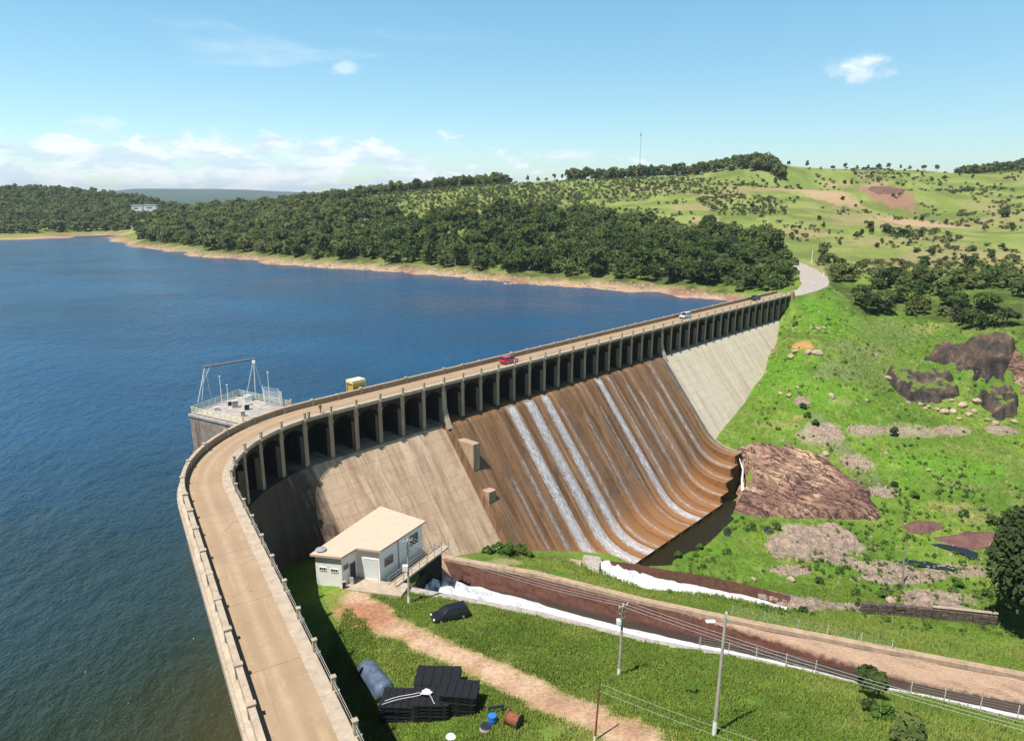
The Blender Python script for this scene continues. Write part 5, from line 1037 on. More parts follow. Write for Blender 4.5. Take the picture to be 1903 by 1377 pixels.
def thin(P, k, thr, sd): return P[fbm(P[:, 0]/k, P[:, 1]/k, sd, 3) > thr]
addc(thin(scatter(WOOD_D, 5.2, 3), 15, .46, 66), 'D', .42, .80, 4); addc(thin(scatter(WOOD_D2, 5.5, 13), 12, .45, 67), 'E', .35, .72, 14)
addc(band(RIDGE1, -45, 25, 8, 5), 'R', .8, 1.3, 6); addc(band(RIDGE2, -30, 25, 7.5, 7), 'R', .85, 1.35, 8)
pl = [tuple(p[:2]) for p in HILL_L0]+[tuple(p[:2]) for p in HILL_L[::-1]]
addc(scatter(pl, 8.5, 9), 'L', .7, 1.25, 10)
BACK = [(WOOD_A[0][0]-60, 700), (-520, 1100), (-150, 1000), (-80, 820), (-250, 640)]
addc(scatter([tuple(p[:2]) for p in WOOD_R], 9, 15), 'R', .8, 1.2, 16)
addc(scatter(BACK, 11, 11), 'L', .8, 1.2, 12)
cand = np.array([(c[0], c[1], c[2], 'ADERL'.index(c[3])) for c in cand])
cz = height(cand[:, 0], cand[:, 1])
lkm = lake_side(cand[:, 0], cand[:, 1]); ok = ~(lkm & (cz < -3.6))
gd, _ = seg_dist(cand[:, 0], cand[:, 1], [tuple(p[:2]) for p in GROAD]); ok &= gd > 7.5
ok &= ~((cand[:, 3] == 4) & (cz < -3.2)); ok &= ~((cand[:, 1] < 254) & (cand[:, 0] < 112))
cand = cand[ok]; cz = cz[ok]
dist = np.hypot(cand[:, 0], cand[:, 1]); ang = np.abs(np.degrees(np.arctan2(cand[:, 0], cand[:, 1])))
size = cand[:, 2]/dist*(ang < 36.5)
order = np.argsort(-size); NI = 285
LBL = {0: ('dark green rounded tree in the dense lakeside forest', 'trees of the lakeside forest'), 1: ('dark tree in the wood above the cliff on the right', 'trees of the wood above the cliff'), 2: ('tree beside the gravel road past the dam end', 'trees beside the gravel road'), 3: ('tree on the far ridge line', 'trees on the far ridge'), 4: ('tree on the far lake shore at left', 'trees on the far left shore')}
r_ = np.random.default_rng(5)
for i in order[:NI]:
    reg = int(cand[i, 3]); k = r_.integers(0, 7); me = TREE[k]; lb, gp = LBL[reg]
    if reg in (1, 2) and r_.random() < .14: me = GREYT
    o = bpy.data.objects.new('tree', me); COL.objects.link(o); s = cand[i, 2]; o.location = (cand[i, 0], cand[i, 1], cz[i]-.3); o.scale = (s*r_.uniform(.9, 1.15), s*r_.uniform(.9, 1.15), s*r_.uniform(.8, 1.15)); o.rotation_euler = (0, 0, r_.uniform(0, 6.28))
    if me is GREYT: lb = lb.replace('dark green rounded tree', 'grey half leafless tree').replace('dark tree', 'grey half leafless tree').replace('tree beside', 'grey half leafless tree beside')
    tag(o, lb, 'tree', gp)
def mass(name, pts, sc, zs, w, H, leaves, size, mats, seed, variants=8, base=-.06):
    """one object of many crowns (a wood or scrub seen as a mass)"""
    r = np.random.default_rng(seed); pro = [crown_arrays(np.random.default_rng(seed*50+i), w, H, r.integers(5, 10), leaves, size) for i in range(variants)]
    allV = []; allT = []; mi = []
    for (x, y), s, z in zip(pts, sc, zs):
        V, t = pro[r.integers(variants)]; a = r.uniform(0, 6.28); ca, sa = math.cos(a), math.sin(a); sx = s*r.uniform(.85, 1.2); sh = s*r.uniform(.75, 1.2)
        Q = np.empty_like(V); Q[..., 0] = (V[..., 0]*ca-V[..., 1]*sa)*sx+x; Q[..., 1] = (V[..., 0]*sa+V[..., 1]*ca)*sx+y; Q[..., 2] = V[..., 2]*sh+z+base*H*s
        allV.append(Q.reshape(-1, 3)); allT.append(np.repeat(np.clip(t*.75+r.normal(.12, .30), 0, 1), 4)); mi.append(np.full(len(V), r.choice(len(mats), p=[.62, .2, .18][:len(mats)] if len(mats) == 3 else None)))
    V = np.concatenate(allV); F = np.arange(len(V)).reshape(-1, 4)
    o = np_mesh(name, V, F, [M[m] for m in mats], None, {'tint': ('FLOAT', np.concatenate(allT))}, np.concatenate(mi)); tag(o, kind='stuff'); return o
us = scatter(WOOD_A, 4.6, 51); uz = height(us[:, 0], us[:, 1]); ug, _ = seg_dist(us[:, 0], us[:, 1], [tuple(p[:2]) for p in GROAD]); um = (ug > 8) & ~(lake_side(us[:, 0], us[:, 1]) & (uz < -2.6)) & ~((us[:, 1] < 256) & (us[:, 0] < 112)); us = us[um]; uz = uz[um]
mass('undergrowth', us, np.random.default_rng(52).uniform(.5, 1.35, len(us)), uz, 4.4, 4.6, 64, .62, ['leaf', 'leafscrub', 'leafdark'], 17)
rest = order[NI:]
mass('forest', cand[rest][:, :2], cand[rest][:, 2], cz[rest], 6.0, 8.8, 200, .85, ['leaf', 'leafdark', 'leafscrub'], 3)
# scrub: dense low bushes
sp_ = np.concatenate([scatter(SCRUBP[1], 5.2, 21), scatter(SCRUBP[0], 5, 22), scatter(SCRUBP[2], 4.2, 23), scatter(SCRUBP[3], 7, 24), scatter([tuple(p) for p in SCRUBQ], 4.6, 25)])
r2 = np.random.default_rng(31)
def lawn(n, x0, x1, y0, y1, thr, seed): 
    x = r2.uniform(x0, x1, n); y = r2.uniform(y0, y1, n); m = fbm(x/34, y/34, seed)+.30*fbm(x/6, y/6, seed+1) > thr; return np.c_[x[m], y[m]]
sp2 = lawn(9000, 60, 620, 300, 800, .715, 71)
allp = np.concatenate([sp_, sp2]); z_ = height(allp[:, 0], allp[:, 1]); gd, _ = seg_dist(allp[:, 0], allp[:, 1], [tuple(p[:2]) for p in GROAD]); lk_ = lake_side(allp[:, 0], allp[:, 1]) & (z_ < -3)
m_ = (gd > 8) & ~lk_; allp = allp[m_]; z_ = z_[m_]
mass('scrub', allp, r2.uniform(.25, 1.05, len(allp))**1.2, z_, 2.6, 2.4, 60, .5, ['leafscrub', 'leaf', 'leafgrey'], 7)
# low weeds and reeds over the valley slope
wx = r2.uniform(24, 165, 9000); wy = r2.uniform(96, 255, 9000); keep = fbm(wx/9, wy/9, 81)+.4*(fbm(wx/2.5, wy/2.5, 82)-.5) > .50+.06*sstep(140, 170, wy)
wx, wy = wx[keep], wy[keep]; wz = height(wx, wy)
def off_dam(x, y, m=2.0):
    q = np.c_[x, y]-O2; o = q@right(d2); s = q@d2; return ~((o < m+24) & (s < S1)) | (o > 24+m)
sd0 = (np.c_[wx, wy]-O2)@right(d2); face_z = -7.7-(sd0-1)/.8; okw = (wz > face_z+.5) & (sd0 > 3)
for p in [SLAB, POOL]+PURPLE[:2]+CLIFF: okw &= ~inside(wx, wy, p)
for c in CUTS: okw &= ~inside(wx, wy, c[0])
for q in PONDS[:2]: okw &= ~inside(wx, wy, q[1]) | (r2.random(len(wx)) < .35)
dens = okw & ((wy < 150) | (r2.random(len(wx)) < .35)); wx, wy, wz = wx[dens], wy[dens], wz[dens]
mass('ground_cover', np.c_[wx, wy], r2.uniform(.35, 1.1, len(wx)), wz, .8, .75, 26, .16, ['leafgreen', 'leaf', 'leafscrub'], 9)
# shrubs one can tell apart on the pasture, fresh green bushes near the water
for i, (x, y, z, w) in enumerate(PSHRUB):
    o = bpy.data.objects.new('shrub', SHRUB[i % 4]); COL.objects.link(o); s = w*.30; o.location = (x, y, z-.1); o.scale = (s, s, s*r_.uniform(.85, 1.5)); o.rotation_euler = (0, 0, i*1.7)
    tag(o, 'dark shrub standing out on the bright pasture hillside', 'shrub', 'shrubs on the pasture')
PX = np.concatenate([lawn(500, 110, 520, 300, 740, .72, 91)])[:70]
for i, (x, y) in enumerate(PX):
    o = bpy.data.objects.new('shrub', SHRUB[i % 4]); COL.objects.link(o); s = r_.uniform(.5, 1.15); o.location = (x, y, zat(x, y)-.1); o.scale = (s, s, s*r_.uniform(.8, 1.4)); o.rotation_euler = (0, 0, i*1.3)
    tag(o, 'small lone shrub dotted on the bright pasture hillside', 'shrub', 'small shrubs dotted on the pasture')
for i, (x, y, z) in enumerate(SKYLINE):
    o = bpy.data.objects.new('tree', TREE[(1, 6, 3, 5)[i % 4]]); COL.objects.link(o); s = r_.uniform(.35, .7); o.location = (x, y, zat(x, y)-.2); o.scale = (s, s, s*1.15); o.rotation_euler = (0, 0, i*1.9)
    tag(o, 'small lone tree against the sky on the crest of the pasture hill', 'tree', 'lone trees on the hill crest')
BLAB = {6: 'dense round green bush beside the long channel in the near meadow', 7: 'dark leafy bush at the bottom edge of the near meadow', 10: 'dark round bush alone on the slope below the cliff', 14: 'fresh green tree in front of the wood above the cliff'}
for i, (x, y, z, w) in enumerate(BUSH_GREEN):
    o = bpy.data.objects.new('bush', BUSH[i % 3 if i not in (6, 7, 10) else 2]); COL.objects.link(o); o.location = (x, y, z-.1); o.scale = (w*.72, w*.72, w*.62); o.rotation_euler = (0, 0, i*2.1)
    if i in BLAB: tag(o, BLAB[i], 'bush')
    elif i < 5: tag(o, 'fresh green bush in the row at the foot of the spillway', 'bush', 'bushes at the foot of the spillway')
    elif i == 5: tag(o, 'small green bush against the far corner of the gatehouse', 'bush')
    else: tag(o, 'small green bush in the weedy valley floor', 'bush', 'bushes on the valley floor')
lt = empty('tree', tuple(BIGTREE), 0, 'big dark leafy tree at the right edge of the valley', 'tree')
r = np.random.default_rng(77); V, tint = crown_arrays(r, 10.5, 19, 16, 6500, .40, .8); V = V+np.array([6.0, 2.5, .4])
np_mesh('crown', V.reshape(-1, 3), np.arange(4*len(V)).reshape(-1, 4), M['leafdark'], lt, {'tint': ('FLOAT', np.repeat(tint, 4))})
Vt, Ft = trunk_arrays(r, 7, .5, 7, 9, 17); np_mesh('trunk', Vt+np.array([6.0, 2.5, 0]), Ft, M['bark'], lt)
mb = MB(); x, y, z = POLES[4]; tr = empty('dead_tree', (x, y, z), 0, 'pale dead tree trunk standing in the weedy valley floor', 'dead tree')
mb.tube((x, y, z-.3), (x-.5, y, z+4.5), .22, .17, 7); mb.tube((x-.5, y, z+4.5), (x-.75, y+.1, z+9.3), .17, .06, 7); mb.build('trunk', M['palebark'], tr)
mb = MB(); mb.tube((x-.45, y, z+4), (x+.5, y, z+5.6), .06, .03, 5); mb.tube((x-.6, y, z+6), (x-1.3, y, z+7), .05, .02, 5); mb.build('branch', M['palebark'], tr)
# ---------------------------------------------------------------- grass (uncountable): blades in tufts
def grass_pts(n, x0, x1, y0, y1, seed):
    r = np.random.default_rng(seed); x = r.uniform(x0, x1, n); y = r.uniform(y0, y1, n); return x, y
gxs = []; gys = []; ghs = []
for n, x0, x1, y0, y1, h0, h1, sd in ((60000, -22, 62, 44, 86, .10, .42, 1), (26000, -2, 112, 58, 112, .14, .46, 2), (24000, 20, 150, 100, 235, .25, .6, 3)):
    x, y = grass_pts(n, x0, x1, y0, y1, sd); z = base_height(x, y); td, _ = seg_dist(x, y, TRACK)
    m = td+(fbm(x/2.4, y/2.4, 61)-.5)*2.2 > 2.3
    for c in CUTS: m &= ~inside(x, y, c[0])
    for p in [SLAB, POOL, HP, [tuple(q) for q in ap]]+PURPLE[:2]+CLIFF: m &= ~inside(x, y, p)
    for q in PONDS[:2]: m &= ~inside(x, y, q[1])
    o_ = (np.c_[x, y]-O2)@right(d2); m &= (z > -7.7-(o_-1)/.8+.2) & (o_ > 2)
    dch, _ = seg_dist(x, y, [tuple(p[:2]) for p in CN]); m &= dch > 1.3
    dch, _ = seg_dist(x, y, [tuple(p[:2]) for p in CF]); m &= dch > 1.2
    o1 = (np.c_[x, y]-T1)@right(d1); m &= o1 > 7
    if sd == 2: m &= y > np.interp(x, [p[0] for p in CF], [p[1] for p in CF])
    m &= (fbm(x/4, y/4, 101)+.25*fbm(x/14, y/14, 102) > .36)
    for (px, py, a, b, g, col, k) in PATCH:
        if col[0] > .37: m &= ~(spot(x, y, px, py, a, b, g, int(abs(px*7+py))+1) > .6)
    k = fbm(x/6, y/6, 103); gxs.append(x[m]); gys.append(y[m]); ghs.append((h0+(h1-h0)*k[m]**1.5*1.6))
x = np.concatenate(gxs); y = np.concatenate(gys); hh = np.concatenate(ghs); z = height(x, y); n = len(x); B = 7
r = np.random.default_rng(8); x = np.repeat(x, B)+r.normal(size=n*B)*.24; y = np.repeat(y, B)+r.normal(size=n*B)*.24; z = np.repeat(z, B); hh = np.repeat(hh, B)*r.uniform(.6, 1.2, n*B)
a = r.uniform(0, 6.28, n*B); w = .028+.045*r.random(n*B); lx = r.normal(size=n*B)*.28*hh+.10*hh; ly = r.normal(size=n*B)*.28*hh
V = np.stack([np.stack([x-np.cos(a)*w, y-np.sin(a)*w, z-.05], -1), np.stack([x+np.cos(a)*w, y+np.sin(a)*w, z-.05], -1), np.stack([x+np.cos(a)*w*.35+lx, y+np.sin(a)*w*.35+ly, z+hh], -1), np.stack([x-np.cos(a)*w*.35+lx, y-np.sin(a)*w*.35+ly, z+hh], -1)], 1)
tn = np.clip(fbm(x/9, y/9, 105)*1.1-.1+r.normal(size=n*B)*.16, 0, 1)
o = np_mesh('grass', V.reshape(-1, 3), np.arange(4*n*B).reshape(-1, 4), M['blade'], None, {'tint': ('FLOAT', np.repeat(tn, 4))}); tag(o, kind='stuff')
# ---------------------------------------------------------------- vehicles
def paint(name, col): return simple(name, col, .28, .05, 1, 0, .5, .6)
def make_car(loc, rz, col, L, W, H, label, hatch=True, pname='car_paint'):
    """x forward; lofted body, cabin glass, wheels and lamps"""
    o = empty('car', loc, rz, label, 'car'); pm = paint(pname, col)
    def T(v): 
        c, s = math.cos(rz), math.sin(rz); return (loc[0]+v[0]*c-v[1]*s, loc[1]+v[0]*s+v[1]*c, loc[2]+v[2])
    hw = W/2; belt = H*.60
    st = [(-L/2, .42, .50*H, .80), (-L/2+.12, .30, .64*H, .94), (-L*.36, .24, belt*1.03, 1), (-L*.12, .22, belt*1.01, 1), (L*.14, .22, belt*.98, 1), (L*.26, .24, belt*.95, 1), (L*.40, .26, belt*.86, .97), (L/2-.1, .30, belt*.72, .88), (L/2, .40, belt*.55, .74)]
    V = []; F = []; k = 6
    for x, z0, z1, q in st:
        w = hw*q; V += [T((x, -w*.9, z0)), T((x, -w, z0+.2)), T((x, -w*.95, z1)), T((x, w*.95, z1)), T((x, w, z0+.2)), T((x, w*.9, z0))]
    for i in range(len(st)-1): F += [(i*k+j, i*k+(j+1) % k, (i+1)*k+(j+1) % k, (i+1)*k+j) for j in range(k)]
    F += [tuple(range(k-1, -1, -1)), tuple((len(st)-1)*k+j for j in range(k))]
    mb = MB(); mb.add(V, F); body = mb.build('body', pm, o, True, None, .05)
    xr = -L*.47 if hatch else -L*.34
    base = [(xr, hw*.9), (L*.24, hw*.9)]; x0, x1 = xr+ (.28 if hatch else .55), L*.07
    gl = [(xr, -hw*.9, belt*.99), (L*.26, -hw*.9, belt*.95), (L*.26, hw*.9, belt*.95), (xr, hw*.9, belt*.99), (x0, -hw*.70, H-.03), (x1, -hw*.70, H-.03), (x1, hw*.70, H-.03), (x0, hw*.70, H-.03)]
    mb = MB(); mb.add([T(v) for v in gl], [(0, 1, 5, 4), (1, 2, 6, 5), (2, 3, 7, 6), (3, 0, 4, 7), (4, 5, 6, 7)]); mb.build('window', M['glass'], o, False)
    mb = MB(); xm = (x0+x1)/2; mb.add([T(v) for v in [(x0-.06, -hw*.72, H-.04), (x1+.08, -hw*.72, H-.04), (x1+.08, hw*.72, H-.04), (x0-.06, hw*.72, H-.04), (x0+.1, -hw*.62, H+.03), (x1-.1, -hw*.62, H+.03), (x1-.1, hw*.62, H+.03), (x0+.1, hw*.62, H+.03)]], [(3, 2, 1, 0), (4, 5, 6, 7), (0, 1, 5, 4), (1, 2, 6, 5), (2, 3, 7, 6), (3, 0, 4, 7)]); mb.build('roof', pm, o, False, None, .03)
    for s in (-1, 1):
        mb = MB()
        for xb, xt in ((xr+.05, x0), (xm-.1, xm-.05), (L*.25, x1)):
            a, b = Vector(T((xb, s*hw*.91, belt))), Vector(T((xt, s*hw*.715, H-.02))); mb.tube(a, b, .05, .04, 5)
        mb.build('pillar', pm, o)
        for xw in (-L*.30, L*.31):
            mb = MB(); mb.tube(T((xw, s*(hw-.24), .33)), T((xw, s*(hw+.01), .33)), .33, .33, 16); wl = mb.build('wheel', M['tyre'], o)
            mb = MB(); mb.tube(T((xw, s*(hw-.05), .33)), T((xw, s*(hw+.025), .33)), .20, .18, 12); mb.build('rim', M['rim'], wl)
        mb = MB(); mb.box(T((L*.475, s*hw*.66, belt*.66)), (.22, .36, .16), rz); mb.build('headlight', M['lamp'], o, bevel=.03)
        mb = MB(); mb.box(T((-L*.485, s*hw*.76, belt*.84)), (.12, .24, .22), rz); mb.build('tail_light', M['redlamp'], o, bevel=.02)
        mb = MB(); mb.box(T((L*.2, s*(hw+.06), belt*1.02)), (.14, .2, .13), rz); mb.build('mirror', pm, o, bevel=.03)
    mb = MB(); mb.box(T((L/2-.03, 0, .46)), (.08, W*.6, .2), rz); mb.build('bumper', M['darksteel'], o)
    mb = MB(); mb.box(T((-L/2+.02, 0, .5)), (.08, W*.7, .2), rz); mb.build('bumper', M['darksteel'], o)
    return o
def on_dam(s, o): p = at(s, o, .01); return (p.x, p.y, p.z)
make_car(on_dam(24.6, -2.2), azim(24), (.55, .012, .05), 4.3, 1.75, 1.5, 'bright red hatchback car driving along the dam road', True, 'red_car_paint')
make_car(on_dam(98.2, -3.0), azim(98)+math.pi, (.55, .58, .62), 4.5, 1.8, 1.6, 'silver grey car on the dam road between the red and the dark car', True, 'silver_car_paint')
make_car(on_dam(145.5, -3.4), azim(145), (.02, .025, .045), 4.5, 1.8, 1.6, 'dark car on the dam road close to the far end', True, 'dark_blue_car_paint')
g0, g1 = CARG_AX; ga_ = math.atan2(g0[1]-g1[1], g0[0]-g1[0])+.12
cx_, cy_ = CAR_G[0]-.1, CAR_G[1]+.2
make_car((cx_, cy_, zat(cx_, cy_)+.12), ga_, (.012, .014, .022), 4.95, 1.95, 1.6, 'black car parked on the grass beside the dirt track', True, 'black_car_paint')
make_car((CAR_F[0], CAR_F[1], CAR_F[2]+.45), R(75), (.015, .015, .018), 4.4, 1.8, 1.6, 'black car on the gravel road beyond the dam end', True, 'charcoal_car_paint')
# ---------------------------------------------------------------- person walking on the dam
def skin_figure(name, joints, bones, mat, parent, sub=1):
    me = bpy.data.meshes.new(name); me.from_pydata([j[0] for j in joints], bones, []); o = bpy.data.objects.new(name, me); COL.objects.link(o); o.parent = parent
    me.materials.append(mat); sk = o.modifiers.new('Skin', 'SKIN'); sk.use_smooth_shade = True
    if not me.skin_vertices: me.attributes.new('tmp', 'FLOAT', 'POINT')
    bm = bmesh.new(); bm.from_mesh(me); ly = bm.verts.layers.skin.verify(); bm.verts.ensure_lookup_table()
    for v, j in zip(bm.verts, joints): v[ly].radius = j[1]; v[ly].use_root = (v.index == 0)
    bm.to_mesh(me); bm.free()
    sb = o.modifiers.new('Sub', 'SUBSURF'); sb.levels = sb.render_levels = sub; return o
pp = at(-20.6, -.42, .1); person = empty('person', pp, azim(-20.6)+.2, 'person in dark red top and dark trousers walking along the dam walkway', 'person')
J = [((0, 0, .92), (.13, .10)), ((0, 0, 1.10), (.13, .10)), ((.01, 0, 1.38), (.15, .10)), ((.02, 0, 1.48), (.055, .055)), ((.03, 0, 1.58), (.075, .085)), ((.035, 0, 1.69), (.07, .08)),
     ((0, .19, 1.40), (.05, .05)), ((-.06, .24, 1.12), (.042, .042)), ((.05, .25, .90), (.034, .034)), ((.09, .25, .82), (.03, .03)), ((0, -.19, 1.40), (.05, .05)), ((.08, -.24, 1.13), (.042, .042)), ((.2, -.23, .95), (.034, .034)), ((.25, -.23, .88), (.03, .03)),
     ((.02, .10, .86), (.085, .085)), ((.14, .10, .48), (.06, .06)), ((.16, .10, .09), (.045, .045)), ((.28, .10, .04), (.04, .035)), ((-.02, -.10, .86), (.085, .085)), ((-.06, -.10, .48), (.06, .06)), ((-.26, -.10, .12), (.045, .045)), ((-.16, -.10, .04), (.04, .035))]
Bn = [(0, 1), (1, 2), (2, 3), (3, 4), (4, 5), (2, 6), (6, 7), (7, 8), (8, 9), (2, 10), (10, 11), (11, 12), (12, 13), (0, 14), (14, 15), (15, 16), (16, 17), (0, 18), (18, 19), (19, 20), (20, 21)]
skin_figure('body', J, Bn, M['skin'], person)
gw = lambda i, k=1.18: (J[i][0], tuple(q*k+.008 for q in J[i][1]))
skin_figure('shirt', [gw(0), gw(1), gw(2), gw(6), gw(7), gw(10), gw(11)], [(0, 1), (1, 2), (2, 3), (3, 4), (2, 5), (5, 6)], M['shirt'], person)
skin_figure('trousers', [gw(0), gw(14), gw(15), gw(16), gw(18), gw(19), gw(20)], [(0, 1), (1, 2), (2, 3), (0, 4), (4, 5), (5, 6)], M['trousers'], person)
bm = bmesh.new(); bmesh.ops.create_uvsphere(bm, u_segments=10, v_segments=8, radius=.098)
for v in bm.verts: v.co.z = max(v.co.z, -.03)+1.68; v.co.x += .015
me = bpy.data.meshes.new('hair'); bm.to_mesh(me); bm.free(); me.materials.append(M['hair']); o = bpy.data.objects.new('hair', me); COL.objects.link(o); o.parent = person
# ---------------------------------------------------------------- poles and wires
tops = []
specs = [(POLES[0], 9.6, 'slim utility pole with a transformer box beside the gatehouse footbridge', 'b'), (POLES[1], 9.2, 'utility pole with crossarms in the middle of the near meadow', 'c'), (POLES[2], 12.7, 'tall pale lamp pole with a long lamp arm in the near meadow', 'l')]
for (x, y, z), h, lab, kd in specs:
    o = empty('utility_pole', (x, y, z), 0, lab, 'utility pole'); mb = MB(); mb.tube((x, y, z-.5), (x+.15, y, z+h), .19, .11, 10); mb.build('shaft', M['pole'], o)
    mb = MB(); mb.tube((x, y, z-.3), (x+.02, y, z+h*.115), .203, .195, 10); mb.build('painted_base', M['white'], o)
    tx, tz = x+.15, z+h
    if kd in 'bc':
        for dz in (.25, 1.0, 1.7):
            mb = MB(); mb.box((tx, y-.12, tz-dz), (1.5-.35*dz, .1, .11), R(35)); mb.build('crossarm', M['pole'], o)
        mb = MB()
        for k in (-.6, 0, .6): mb.tube((tx+k*math.cos(R(35)), y-.12+k*math.sin(R(35)), tz-.2), (tx+k*math.cos(R(35)), y-.12+k*math.sin(R(35)), tz+.02), .05, .03, 6)
        mb.build('insulator', M['white'], o)
        mb = MB(); bz = tz-(4.2 if kd == 'b' else 2.2); mb.box((tx-.42, y-.1, bz), (.75 if kd == 'b' else .5, .5, .85 if kd == 'b' else .6)); mb.build('transformer_box', M['white'], o, bevel=.06)
    else:
        mb = MB(); mb.tube((tx-.03, y, tz-1.5), (tx-.95, y+.1, tz-1.05), .045, .04, 6); mb.build('lamp_arm', M['steel'], o)
        mb = MB(); mb.box((tx-1.25, y+.12, tz-1.02), (.85, .36, .18)); mb.build('lamp_head', M['white'], o, bevel=.05)
        mb = MB(); mb.box((tx, y-.16, tz-.25), (.16, .12, .5)); mb.build('bracket', M['steel'], o)
    tops.append(Vector((tx, y, tz)))
x, y, z = POLES[3]; o = empty('pole', (x, y, z), 0, 'thin rust brown iron pole at the edge of the dirt track', 'pole'); mb = MB(); mb.tube((x, y, z-.3), (x+.3, y, z+6.2), .11, .07, 8); mb.build('shaft', M['rust'], o)
mb = MB(); mb.tube((x, y, z-.2), (x+.03, y, z+.5), .125, .12, 8); mb.build('painted_base', M['white'], o)
mb = MB(); mb.box((x+.3, y, z+6.1), (.1, .1, .35)); mb.build('insulator', M['darksteel'], o); rt = Vector((x+.3, y, z+6.2))
def wire(a, b, sag, label, group=None, r=.018):
    pts = []
    for i in range(17):
        t = i/16; p = a.lerp(b, t); p.z -= sag*4*t*(1-t); pts.append(p)
    mb = MB(); mb.path(pts, r, 4); o = mb.build('power_line', M['wire']); tag(o, label, 'power line', group)
ext_ = tops[1]+Vector((46, -27, 1.5))
for k, nm in zip((-.6, 0, .6), ('lower', 'middle', 'upper')):
    q = Vector((k*math.cos(R(35)), k*math.sin(R(35)), 0))
    wire(tops[0]+q, tops[1]+q, .7, nm+' wire of the three running from the gatehouse pole to the meadow pole')
    wire(tops[1]+q, ext_+q, 1.1, nm+' wire of the three running from the meadow pole past the tall lamp pole')
for dz, nm in ((0, 'higher'), (-.8, 'lower')): wire(rt+Vector((0, 0, dz)), rt+Vector((30, -17, 2+dz)), .9, nm+' wire running from the rusty pole over the meadow', None, .014)
# ---------------------------------------------------------------- fences along the channel
def fence(pts, label, zf):
    o = empty('wire_fence', (pts[0][0], pts[0][1], zf(pts[0])), 0, label, 'fence'); P = [Vector((p[0], p[1], zf(p))) for p in pts]
    for p in P: mb = MB(); mb.tube(p-Vector((0, 0, .3)), p+Vector((0, 0, 1.75)), .06, .05, 6); mb.build('post', M['steel'], o)
    mb = MB()
    for h in np.linspace(.2, 1.65, 5): mb.path([p+Vector((0, 0, h)) for p in P], .008, 3)
    for a, b in zip(P[:-1], P[1:]):
        k = int((b-a).length/1.1)
        for i in range(1, k): q = a.lerp(b, i/k); mb.tube(q+Vector((0, 0, .1)), q+Vector((0, 0, 1.65)), .005, None, 3)
    mb.build('wire_mesh', M['wire'], o); return o
_ns = same(CN, 200)
def znear(p): return float(min(_ns, key=lambda q: (q[0]-p[0])**2+(q[1]-p[1])**2)[2])+.0
fence(FENCE_N, 'thin wire fence with posts along the near bank of the long channel', lambda p: zat(p[0], p[1]))
fence(FENCE_F, 'thin wire fence with posts along the far bank of the long channel', lambda p: zat(p[0], p[1]))
# fence posts by the gravel road
for (x, y, z), lab, h in zip(GPOST, ('short white marker post where the gravel road meets the dam', 'tall white pole standing among the trees on the pasture edge', 'thin white pole beside the gravel road'), (2.2, 9, 6)):
    o = empty('marker_post', (x, y, z), 0, lab, 'post'); mb = MB(); mb.tube((x, y, z-.3), (x, y, z+h), .16, .13, 8); mb.build('shaft', M['white'], o)
    mb = MB(); mb.tube((x, y, z+h), (x, y, z+h+.1), .18, .1, 8); mb.build('cap', M['pale'], o)
x, y, z = MASTFAR; gz = zat(x, y); o = empty('radio_mast', (x, y, gz), 0, 'very thin lattice radio mast rising beyond the wooded ridge', 'mast'); mb = MB(); mb.tube((x, y, gz), (x, y, 112), .5, .3, 4); mb.build('lattice', simple('mast_steel', (.5, .52, .56), .6, .05), o)
mb = MB(); mb.box((x, y, 108), (1.2, 1.2, 2)); mb.build('antenna', M['redlamp'], o)
# far white building
for i, ((x, y, z), sx, lab) in enumerate(((HOUSE_L[0], 11, 'left one of the two small white houses among far lakeside trees'), (HOUSE_L[1], 14, 'right one of the two small white houses among far lakeside trees'))):
    gz = max(zat(x, y), z-4); o = empty('house', (x, y, gz), .1, lab, 'house'); mb = MB(); mb.box((x, y, z+.5), (sx, 8, 9), .1); mb.build('wall', M['white'], o)
    mb = MB(); mb.box((x, y, z+5.2), (sx+1, 9, .5), .1); mb.build('roof', M['white'], o)
    mb = MB(); mb.box((x, y-4, z+1.5), (sx*.5, .15, 1.4), .1); mb.build('window', M['glass'], o)
# ---------------------------------------------------------------- things stored on the grass
ORD = ['lowest', 'second', 'third', 'fourth', 'fifth', 'sixth', 'topmost']
SN = ['left stack by the dam shadow', 'middle front stack', 'right stack nearest the dirt track', 'rear stack']
defs = [(STACKS[0], 3.3, 3.0, 5, -.05), (STACKS[1], 3.3, 3.0, 5, -.02), (STACKS[2], 3.4, 2.7, 6, -.12), (STACKS[3], 4.2, 3.2, 5, -.04)]
mb = MB(); pw, pd = 1.0, 1.0
for i in range(5): mb.box(((i-2)*.235, 0, .30), (.2, 1, .08))
for k in (-.44, 0, .44): mb.box((0, k, .20), (1, .11, .12))
for k in (-.44, 0, .44): mb.box((k, 0, .08), (.11, 1, .12))
mb.box((0, 0, .255), (.99, .99, .012))
pal = None
for (p, w, d, n, a), sn in zip(defs, SN):
    cy = p[1]+1.4; cx = p[0]
    for k in range(n):
        if pal is None: c = pal = mb.build('pallet', M['blackplastic'])
        else: c = pal.copy(); COL.objects.link(c)
        c.location = (cx+rng.uniform(-.06, .06), cy+rng.uniform(-.06, .06), p[2]+.02+k*.40); c.scale = (w, d, 1.05); c.rotation_euler = (0, 0, a+rng.uniform(-.02, .02))
        tag(c, f'{ORD[-1] if k == n-1 else ORD[k]} black plastic pallet of the {sn}', 'pallet', 'stacked black plastic pallets')
